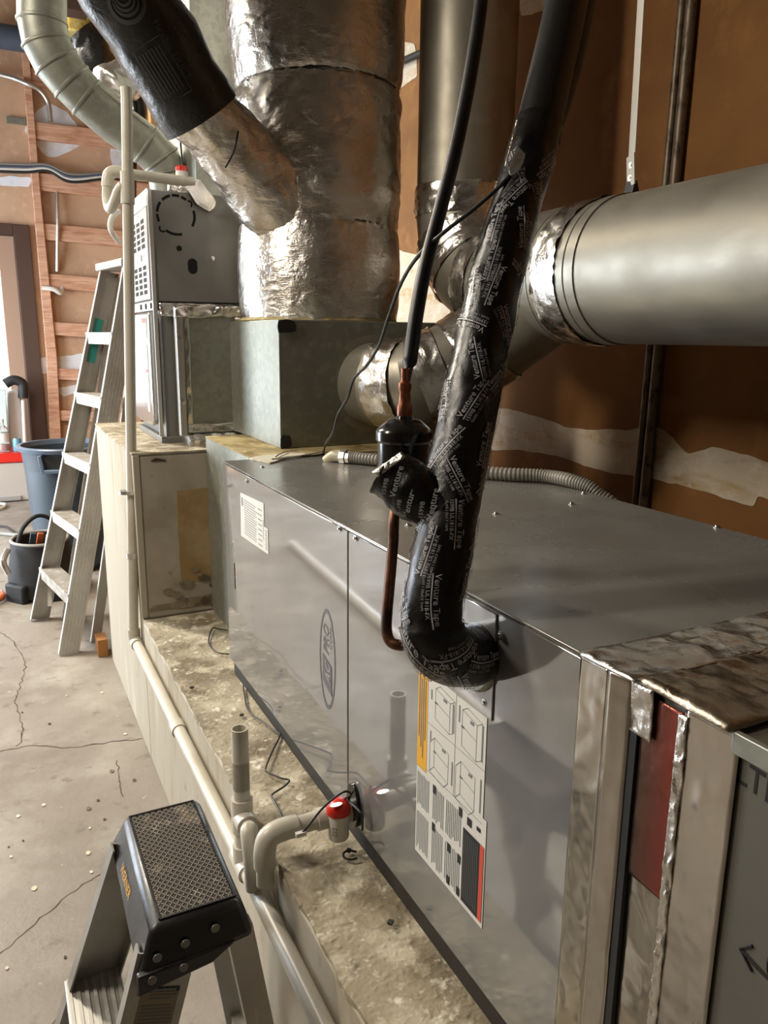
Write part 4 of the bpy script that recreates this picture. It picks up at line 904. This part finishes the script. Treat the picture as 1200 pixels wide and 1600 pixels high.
MB().tube(spline([fc_+V((.012, 0, fz1+.004)), P(548, 1240, 'x', UX-.03), P(535, 1238, 'x', UX-.05), P(505, 1262, 'y', UYd-.03), P(482, 1290, 'y', UYd-.03), P(472, 1301, 'y', UYd-.03), P(465, 1303, 'y', UYd-.03)], 6), .0022, 8).build('lead_wire', 'wire_black', lf)
MB().tube(spline([P(566, 1297, 'x', UX-.012), P(566, 1275, 'x', UX-.018), P(556, 1262, 'x', UX-.022), P(545, 1250, 'x', UX-.022), P(552, 1236, 'x', UX-.018)], 6), .0022, 8).build('lead_wire', 'wire_black', lf)
MB().bx(*sorted((P(462, 1300, 'y', UYd-.03).x, P(478, 1300, 'y', UYd-.03).x)), UYd-.034, UYd-.026, P(470, 1306, 'y', UYd-.03).z, P(470, 1300, 'y', UYd-.03).z).build('wire_clip', 'white_plastic', lf)

# loose black wires on the plinth
def zpl(x, y): return P(x, y, 'z', ZP+.006)
for pts, lab in (([(380, 1072), (382, 1085), (388, 1110), (410, 1127), (432, 1144), (437, 1150), (425, 1175), (415, 1200), (418, 1206), (440, 1216), (452, 1219), (445, 1228), (427, 1240), (425, 1246), (435, 1265), (440, 1280)], 'zigzag black wire trailing along the plinth below the logo panel'),
                 ([(356, 985), (343, 983), (332, 982), (326, 1000), (330, 1012), (342, 1020), (358, 1022)], 'looped black wire at the far foot of the air handler'),
                 ([(557, 1331), (545, 1329), (537, 1333), (538, 1340), (548, 1343), (558, 1341)], 'small black wire offcut curled on the plinth near the float switch')):
    o = MB().tube(spline([zpl(x, y) for x, y in pts], 6), .0022, 7).build('loose_wire', 'wire_black'); tag(o, lab, 'wire')
for px, py in ((378, 1118), (611, 1443), (300, 1075), (545, 1330)):
    p = P(px, py, 'z', ZP+.002); o = MB().plate(ragged([p+V((.006*math.cos(a), .006*math.sin(a), 0)) for a in (0, 1.5, 3, 4.6)], .002, 2, px), (0, 0, .004)).build('debris', 'black_matte', pl)
p = P(598, 1418, 'z', ZP+.0035)

# ================================================================== STEP STOOL IN FRONT
ss = thing('step_stool', (.15, 1.12, 0), 'aluminium step stool with scuffed black plastic top in the near foreground', 'step stool')
ct = [V((.135, .983, .65)), V((.266, .983, .65)), V((.268, 1.272, .65)), V((.142, 1.272, .65))]
cb_ = [V((.108, .962, .578)), V((.280, .960, .600)), V((.285, 1.292, .602)), V((.114, 1.296, .585))]
MB().hexa(cb_, ct).build('top_cap', 'cap_black', ss, bevel=.010)
# skirt tongue below the cap's near face
MB().hexa([V((.107, .964, .560)), V((.215, .964, .575)), V((.215, .974, .575)), V((.107, .974, .560))], [V((.109, .960, .595)), V((.250, .960, .602)), V((.250, .974, .602)), V((.109, .974, .595))]).build('cap_skirt', 'cap_black', ss, bevel=.003)
gx0, gx1, gy0, gy1 = .150, .257, .996, 1.262
gm = MB().bx(gx0, gx1, gy0, gy1, .6495, .6508).build('tread_mat', 'cap_mat', ss)
mb = MB(); step = .0105
def clip(p, d):
    t0, t1 = -9, 9
    for i, (lo, hi) in enumerate(((gx0+.001, gx1-.001), (gy0+.001, gy1-.001))):
        a, b = (lo-p[i])/d[i], (hi-p[i])/d[i]
        if a > b: a, b = b, a
        t0, t1 = max(t0, a), min(t1, b)
    return (t0, t1) if t1 > t0 else None
for sgn in (1, -1):
    dv_ = V((.62, sgn*.785, 0)); nv_ = V((-dv_.y, dv_.x, 0)); c0_ = V(((gx0+gx1)/2, (gy0+gy1)/2, .6512))
    for k in range(-30, 31):
        p = c0_+nv_*(k*step*.8); q = clip(p, dv_)
        if q: mb.beam(p+dv_*q[0], p+dv_*q[1], .0016, .0012, nv_)
mb.build('tread_grid', 'cap_grid', gm, smooth=0)
mb = MB()
for a, b in (((gx0-.002, gy0-.002), (gx1+.002, gy0-.002)), ((gx1+.002, gy0-.002), (gx1+.002, gy1+.002)), ((gx1+.002, gy1+.002), (gx0-.002, gy1+.002)), ((gx0-.002, gy1+.002), (gx0-.002, gy0-.002))):
    mb.beam(V((*a, .6508)), V((*b, .6508)), .004, .003, (0, 0, 1))
mb.build('tread_border', 'cap_black', gm)
for x, z in ((.138, .612), (.178, .619), (.222, .627), (.128, .586), (.172, .589)):
    MB().lathe([(0, .0012), (.006, .001), (.0065, 0)], V((x, .9588 if z < .6 else .9745-(.65-z)*.17-.001, z)), (0, -1, .12), 18).build('cap_dimple', 'furnace_grey', ss)
mb = MB(); put_text(mb, 'WERNER', .022, lambda u, v: V((.1195+v*.34, 1.19-u*.9, .607+v*.9)), .006, .2); mb.build('cap_lettering', 'label_yellow', ss, fix=False, smooth=0)
for (yt, yb, nm) in ((1.262, 1.325, 'far'), (.985, .93, 'near')):
    topp, bot = V((.155, yt, .60)), V((-.035, yb, 0)); rl_ = MB().beam(topp, bot, .082, .004, (1, 0, .3)); a = (V((1, 0, .3))); d__ = (bot-topp).normalized(); a = (a-d__*a.dot(d__)).normalized(); inn = V((0, -1 if nm == 'far' else 1, 0))
    for s in (-1, 1): rl_.beam(topp+a*.041*s+inn*.010, bot+a*.041*s+inn*.010, .003, .024, a)
    rl_ = rl_.build('front_rail', 'aluminium', ss)
    MB().beam(bot-d__*.03, bot, .086, .03, a).build('foot', 'black_matte', ss)
    if nm == 'near':
        e = d__; c_ = topp+V((0, -.0028, 0))
        F = lambda u, v: c_+a*(u)+e*(v)
        lb = MB().plate([F(-.024, .050), F(.030, .050), F(.030, .24), F(-.024, .24)], (0, -.0005, 0)).build('safety_label', 'label_ladder', rl_, smooth=0)
        MB().plate([F(-.024, .050)+V((0, -.0008, 0)), F(.030, .050)+V((0, -.0008, 0)), F(.030, .056)+V((0, -.0008, 0)), F(-.024, .056)+V((0, -.0008, 0))], (0, -.0002, 0)).build('label_header', 'ladder_teal_header', lb, smooth=0)
        mb = MB(); put_text(mb, 'PRACTIQUE LA SEGURIDAD', .0052, lambda u, v: F(-.022+u*.72, .0548-v)+V((0, -.0013, 0))); mb.build('label_title', 'label_white', lb, fix=False, smooth=0)
        mb = MB()
        for k in range(34):
            if k in (2, 9, 16): continue
            u1 = .027-.02*abs(noise.noise(V((k*.77, 1, 0)))); v_ = .060+k*.0052; o_ = V((0, -.0010, 0)); u0 = -.012 if k < 3 else -.021
            mb.add([F(u0, v_)+o_, F(u1, v_)+o_, F(u1, v_+.0022)+o_, F(u0, v_+.0022)+o_], [(0, 1, 2, 3)])
        mb.build('label_text', 'ink_grey', lb, fix=False, smooth=0)
for y0_, y1_ in ((1.255, 1.30), (.995, .955)):
    MB().beam(V((.262, y0_, .60)), V((.345, y1_, 0)), .040, .022, (1, 0, 0)).build('rear_leg', 'aluminium', ss)
for zz_, xx in ((.335, .072), (.08, -.01)):
    ya, yb_ = .945, 1.30
    s_o = MB().bx(xx-.05, xx+.045, ya, yb_, zz_-.03, zz_).build('step', 'aluminium', ss, bevel=.002)
    for k in range(7): MB().bx(xx-.046+k*.0135, xx-.040+k*.0135, ya+.002, yb_-.002, zz_, zz_+.0025).build('tread_rib', 'aluminium_dirty', s_o)
MB().beam(V((.325, 1.29, .14)), V((.325, .965, .14)), .02, .02, (1, 0, 0)).build('rear_brace', 'aluminium', ss)

# ================================================================== TALL STEPLADDER
sl = thing('stepladder', (.2, 3.95, 0), 'tall aluminium stepladder standing past the furnace pedestal', 'ladder')
F1, F2 = V((.115, 4.26, 0)), V((.215, 3.69, 0)); T1, T2 = V((.575, 4.21, 1.78)), V((.64, 3.86, 1.78))
wd = (F2-F1).normalized(); fw = V((wd.y, -wd.x, 0))*-1
def rail_pt(t, far): return (F1.lerp(T1, t) if far else F2.lerp(T2, t))
for far in (True, False):
    a, b = (F1, T1) if far else (F2, T2); inn = wd if far else -wd
    m_ = MB().beam(a, b, .085, .004, V((1, .1, 0)))
    d__ = (b-a).normalized(); aa = V((1, .1, 0)); aa = (aa-d__*aa.dot(d__)).normalized()
    for s in (-1, 1): m_.beam(a+aa*.0425*s+inn*.014, b+aa*.0425*s+inn*.014, .004, .030, aa)
    m_.build('front_rail', 'aluminium', sl)
    if not far:
        for k in range(5): o2 = aa*(-.03+.015*k)+wd*.003; MB().beam(a+o2, b+o2, .003, .002, aa).build('rail_rib', 'aluminium_dirty', sl)
    ra = a+V((.13, .12 if not far else -.06, 0)); rb_ = b+V((.05, 0, -.03))
    MB().beam(ra, rb_, .045, .022, V((1, .1, 0))).build('rear_rail', 'aluminium', sl)
for k, z in enumerate((.285, .585, .885, 1.187, 1.48)):
    t = z/1.78; p, q = rail_pt(t, True), rail_pt(t, False)
    pp_ = [p-V((.045, 0, 0)), q-V((.045, 0, 0)), q+V((.045, 0, 0)), p+V((.045, 0, 0))]
    so = MB().hexa([v-V((0, 0, .012)) for v in pp_], pp_).build('step', 'aluminium_dirty', sl)
    fr0, fr1 = p-V((.048, 0, .025)), q-V((.048, 0, .025))
    MB().beam(fr0, fr1, .055, .006, (0, 0, 1)).build('step_lip', 'aluminium_dirty', so)
    if k == 0:
        MB().beam(p+V((0, 0, -.03)), rail_pt(.03, True)+wd*.12+V((.02, 0, .05)), .02, .006, (1, 0, 0)).build('step_brace', 'aluminium', sl)
tcp = [T1+V((-.06, .02, 0)), T2+V((-.06, -.02, 0)), T2+V((.10, -.02, 0)), T1+V((.10, .02, 0))]
MB().hexa(tcp, [v+V((0, 0, .035)) for v in tcp]).build('top_cap', 'aluminium_dirty', sl, bevel=.005)
lb0 = rail_pt(.87, True); lb1 = rail_pt(.75, True)
MB().beam(lb0+wd*.004, lb1+wd*.004, .040, .004, V((1, .1, 0))).build('teal_sticker', 'teal', sl)

o = MB().bx(.335, .38, 3.60, 3.70, 0, .085).build('small_carton', 'cardboard', bevel=.002); tag(o, 'small brown carton on the floor beside the pedestal', 'box')

# ================================================================== THINGS AT THE FAR END
tc_ = P(103, 700, 'y', 5.25); tc_.z = 0; rimz = P(100, 693, 'y', 5.25).z
tcn = thing('trash_can', tc_, 'large grey-blue round plastic trash can behind the stepladder', 'trash can')
MB().lathe([(0, 0), (.20, 0), (.205, .01), (.232, rimz-.16), (.25, rimz-.15), (.262, rimz-.03), (.255, rimz-.03), (.225, .04), (0, .03)], tc_, (0, 0, 1), 48).build('barrel', 'trash_blue', tcn)
MB().lathe([(.255, rimz-.035), (.283, rimz-.03), (.290, rimz-.008), (.283, rimz), (.262, rimz), (.255, rimz-.035)], tc_, (0, 0, 1), 48).build('rim', 'trash_rim', tcn)
for k in range(10):
    a = -2.6+k*.36; c = tc_+V((.222*math.cos(a), .222*math.sin(a), 0)); MB().beam(c+V((0, 0, .02))-V((math.cos(a), math.sin(a), 0))*.014, c+V((math.cos(a)*.012, math.sin(a)*.012, rimz-.17)), .035, .012, V((-math.sin(a), math.cos(a), 0))).build('rib', 'trash_blue', tcn)
fa = math.atan2(-tc_.y, -tc_.x-1.3); n_ = V((math.cos(fa), math.sin(fa), 0)); t_ = V((-n_.y, n_.x, 0)); hc = tc_+n_*.275+V((0, 0, rimz-.085))
mb = MB(); mb.beam(hc-t_*.085+V((0, 0, .05)), hc-t_*.070-V((0, 0, .05)), .022, .05, t_); mb.beam(hc+t_*.085+V((0, 0, .05)), hc+t_*.070-V((0, 0, .05)), .022, .05, t_); mb.beam(hc-t_*.082-V((0, 0, .048)), hc+t_*.082-V((0, 0, .048)), .022, .05, V((0, 0, 1))); mb.build('handle', 'trash_rim', tcn, bevel=.004)
MB().beam(hc-t_*.07-n_*.012+V((0, 0, .0)), hc+t_*.07-n_*.012+V((0, 0, .0)), .07, .004, V((0, 0, 1))).build('handle_recess', 'black_matte', tcn)

cy = 7.55
cz = P(20, 708, 'y', cy).z; cx1 = P(49, 740, 'y', cy).x; cx0 = cx1-.75
co = thing('cooler', ((cx0+cx1)/2, cy+.2, 0), 'white cooler chest with red lid by the far door', 'cooler')
MB().hexa([V((cx0+.03, cy+.02, 0)), V((cx1-.02, cy+.02, 0)), V((cx1-.02, cy+.4, 0)), V((cx0+.03, cy+.4, 0))], [V((cx0, cy, cz-.085)), V((cx1, cy, cz-.085)), V((cx1, cy+.42, cz-.085)), V((cx0, cy+.42, cz-.085))]).build('body', 'cooler_body', co, bevel=.012)
MB().bx(cx0+.10, cx1-.10, cy-.004, cy+.03, .01, .05).build('base_recess', 'furnace_door', co, bevel=.006)
MB().bx(cx0-.01, cx1+.01, cy-.012, cy+.43, cz-.085, cz).build('lid', 'red_plastic', co, bevel=.012)
def bottle(px, pyb, pyt, r, m, label, cat, y=cy+.15, cap=None):
    b = P(px, pyb, 'y', y); b.z = cz; t = P(px, pyt, 'y', y).z; h = t-cz
    th = thing(cat.replace(' ', '_'), b, label, cat)
    MB().lathe([(0, 0), (r, .002), (r, h*.62), (r*.8, h*.72), (r*.35, h*.82), (r*.33, h*.94), (0, h*.94)], b, (0, 0, 1), 20).build('body', m, th)
    MB().lathe([(r*.38, h*.90), (r*.38, h), (0, h)], b, (0, 0, 1), 14).build('cap', cap or 'white_plastic', th)
    return th, b, h
th, b, h = bottle(7, 707, 655, .052, 'bottle_clear', 'clear plastic bottle with red liquid and pale label on the cooler lid', 'bottle')
MB().lathe([(0, .005), (.047, .006), (.047, h*.22), (0, h*.22)], b, (0, 0, 1), 20).build('red_liquid', 'dirt_red', th)
MB().lathe([(.053, h*.30), (.0535, h*.30), (.0535, h*.58), (.053, h*.58)], b, (0, 0, 1), 20).build('label', 'label_white', th)
b = P(28, 707, 'y', cy+.12); b.z = cz; hh = P(28, 685, 'y', cy+.12).z-cz
dc = thing('drink_can', b, 'slim blue-teal can standing on the red cooler lid', 'can')
MB().lathe([(0, 0), (.032, .001), (.036, .01), (.036, hh-.015), (.030, hh), (0, hh-.003)], b, (0, 0, 1), 24).build('can_body', 'teal_can', dc)
MB().lathe([(.024, hh-.004), (.031, hh), (.031, hh+.003), (.024, hh+.003)], b, (0, 0, 1), 24).build('can_rim', 'chrome', dc)
vy = 8.08
sv = thing('stick_vacuum', P(24, 770, 'y', vy), 'pale upright vacuum with black handle leaning by the far door', 'vacuum'); 
MB().plate([P(x, y, 'y', vy) for x, y in ((11, 612), (30, 608), (37, 640), (42, 700), (45, 772), (14, 772))], (0, .10, 0)).build('body', 'cooler_body', sv, bevel=.02)
MB().tube(spline([P(36, 622, 'y', vy), P(36, 604, 'y', vy), P(32, 597, 'y', vy), P(20, 594, 'y', vy), P(8, 600, 'y', vy)], 6), .045, 12).build('handle', 'black_matte', sv)
MB().tube([P(36, 625, 'y', vy-.03), P(43, 770, 'y', vy-.03)], .018, 10).build('tube', 'white_plastic', sv)
o = MB().plate([P(x, y, 'y', 8.0) for x, y in ((-30, 610), (9, 609), (13, 690), (14, 772), (-30, 772))], (0, .06, 0)).build('mint_panel', 'mint', bevel=.006); tag(o, 'pale mint green panel leaning behind the cooler', 'panel')

# tool bag
bgc = P(58, 940, 'z', 0)+V((.05, .18, 0)); bag = thing('tool_bag', bgc, 'open black tool bag with tools on the floor by the stepladder', 'tool bag')
def bagring(z, rx, ry): return [bgc+V((rx*math.cos(a)*(1+.06*noise.noise(V((a*2, z*5, 1)))), ry*math.sin(a)*(1+.06*noise.noise(V((a*2, z*5, 3)))), z)) for a in [2*math.pi*k/28 for k in range(28)]]
mb = MB(); rings = [bagring(0, .17, .20), bagring(.02, .19, .22), bagring(.12, .185, .215), bagring(.24, .165, .19), bagring(.32, .155, .18), bagring(.315, .145, .17), bagring(.20, .14, .165)]
for r in rings: mb.v += r
for i in range(len(rings)-1):
    for k in range(28): k2 = (k+1) % 28; mb.f.append((i*28+k, i*28+k2, (i+1)*28+k2, (i+1)*28+k))
mb.f.append(tuple(6*28+k for k in range(28))); mb.f.append(tuple(range(28))[::-1])
mb.build('bag_body', 'bag_black', bag)
MB().tube(bagring(.322, .152, .177)+[bagring(.322, .152, .177)[0]], .009, 8).build('rim_piping', 'strap_grey', bag)
MB().tube(spline([bgc+V((-.12, -.05, .31)), bgc+V((-.08, -.02, .40)), bgc+V((0, .02, .45)), bgc+V((.08, .03, .41)), bgc+V((.12, .04, .31))], 8), .012, 8).build('carry_handle', 'bag_black', bag)
MB().beam(bgc+V((-.19, -.08, .04)), bgc+V((-.10, -.20, .04)), .13, .05, (0, 0, 1)).build('side_pocket', 'bag_black', bag, bevel=.015)
MB().beam(bgc+V((-.05, -.20, .05)), bgc+V((.12, -.21, .05)), .12, .04, (0, 0, 1)).build('front_pocket', 'bag_black', bag, bevel=.012)
for k, (dx, dy, m_, hh) in enumerate(((-.06, .0, 'trash_blue', .36), (.02, -.04, 'wire_white', .35), (.06, .05, 'black_matte', .38), (-.02, .07, 'tool_orange', .34))):
    MB().beam(bgc+V((dx, dy, .2)), bgc+V((dx+.03, dy-.02, hh)), .035, .02, (1, 0, 0)).build('tool_handle', m_, bag, bevel=.004)
mb = MB().tube(spline([bgc+V((-.17, -.10, .30)), bgc+V((-.20, -.13, .24)), bgc+V((-.18, -.15, .17))], 5), .016, 8); mb.build('clip_on_tool', 'chrome', bag)
rg = P(4, 945, 'z', 0); ro = thing('red_strap_tool', rg, 'orange-red tool handle at the left edge of the floor', 'tool')
MB().tube(spline([rg+V((-.12, -.05, .02)), rg+V((-.05, 0, .02)), rg+V((0, .05, .03)), rg+V((.0, .14, .02))], 6), .018, 10).build('grip', 'tool_orange', ro)
MB().cyl(rg+V((.0, .13, .02)), rg+V((.0, .20, .02)), .010, seg=10).build('ferrule', 'chrome', ro)
hz = lambda x, y: P(x, y, 'z', .015)
o = MB().tube(spline([hz(-40, 836), hz(0, 834), hz(30, 836), hz(60, 833), hz(100, 834)], 6), .014, 8).build('floor_hose', 'strap_grey'); tag(o, 'grey hose lying straight across the far floor', 'hose')
o = MB().tube(spline([hz(-40, 822), hz(0, 822), hz(12, 824), hz(24, 833), hz(45, 838)], 6), .009, 8).build('power_cord', 'black_matte'); tag(o, 'thin dark cord curving on the far floor', 'cord')
o = MB().tube(spline([hz(-30, 800), hz(0, 795), hz(8, 790), hz(4, 787), hz(-30, 788)], 6), .012, 8).build('cord_loop', 'wire_white'); tag(o, 'white cord loop on the floor before the cooler', 'cord')

# overhead clutter at the upper left
oy = 4.2
ob = thing('insulated_flex_bundle', P(135, 60, 'y', oy), 'shiny black flexible duct with exposed yellow insulation at upper left', 'duct')
MB().tube(spline([P(119, -40, 'y', oy), P(119, 10, 'y', oy), P(121, 58, 'y', oy)], 6), .085, 28, rf=lambda i, a: .014*noise.noise(V((math.cos(a)*2, math.sin(a)*2, i*.5)))).build('fiberglass', 'insulation_yellow', ob)
MB().tube(spline([P(126, 52, 'y', oy-.04), P(140, 72, 'y', oy-.04), P(150, 100, 'y', oy-.04), P(153, 122, 'y', oy)], 6), .085, 32, rf=lambda i, a: .012*noise.noise(V((math.cos(a)*3, math.sin(a)*3, i*.4)))).build('jacket', 'flex_duct', ob)
o = MB().bx(P(98, 20, 'y', oy-.2).x, P(134, 20, 'y', oy-.2).x, oy-.3, oy-.2, P(110, 28, 'y', oy-.2).z, P(110, 8, 'y', oy-.2).z).build('hanger_bracket', 'brown_trim', bevel=.004); tag(o, 'dark metal bracket above the yellow insulation', 'bracket')
fbp = P(190, 130, 'y', 3.6)
mb = MB(); bm = bmesh.new(); bmesh.ops.create_icosphere(bm, subdivisions=4, radius=.075)
for v in bm.verts: v.co *= 1+.25*noise.noise(v.co*22)+.15*abs(noise.noise(v.co*50)); v.co.x *= 1.35
mb.add([v.co+fbp for v in bm.verts], [[v.index for v in f.verts] for f in bm.faces]); bm.free()
fbo = thing('foil_wrapped_fitting', fbp, 'crumpled foil wrapped pipe fitting behind the top of the pvc riser', 'fitting')
mb.build('foil_ball', 'foil', fbo, smooth=60)
MB().tube(spline([fbp+V((.05, 0, -.03)), P(212, 160, 'y', 3.6), P(214, 178, 'y', 3.6), P(206, 190, 'y', 3.6)], 6), .04, 16).build('black_elbow', 'black_gloss', fbo)
MB().tube([fbp+V((.06, .02, .03)), fbp+V((.5, .2, .32))], .04, 12).build('branch_pipe', 'black_matte', fbo)
MB().tube([P(208, 188, 'y', 3.62), P(206, 330, 'y', 3.62), V((P(206, 330, 'y', 3.62).x, 3.62, 0))], .018, 10).build('drop_pipe', 'copper', fbo)
o = MB().beam(V((P(243, 200, 'y', 5.2).x, 5.2, 0)), V((P(243, 200, 'y', 5.2).x, 5.2, ZC)), .07, .07, (1, 0, 0)).build('wood_post', 'lumber_tan', bevel=.004); tag(o, 'bare tan wooden post behind the flue pipe', 'post')

# long white pipe on the floor, seen mirrored in the unit's front panel
o = MB().tube([(-.50, 1.85, .022), (-.74, 5.1, .022)], .028, 16).build('floor_pipe', 'pipe_white'); tag(o, 'long white pipe lying on the floor, mirrored as a streak in the air handler', 'pipe')

# lamps
for k, (Lp, lab) in enumerate(((KEY, 'hanging shop light over the far half of the garage'), (FILL, 'hanging shop light over the near half of the garage'))):
    lt = thing('shop_light', Lp, lab, 'lamp', 'ceiling shop lights')
    MB().hexa([Lp+V((-.16, -.62, -.03)), Lp+V((.16, -.62, -.03)), Lp+V((.16, .62, -.03)), Lp+V((-.16, .62, -.03))], [Lp+V((-.08, -.62, .05)), Lp+V((.08, -.62, .05)), Lp+V((.08, .62, .05)), Lp+V((-.08, .62, .05))]).build('housing', 'lamp_white', lt)
    for s in (-.5, .5): MB().cyl(Lp+V((0, s, .05)), V((Lp.x, Lp.y+s, ZC)), .004, seg=6).build('chain', 'zinc', lt)
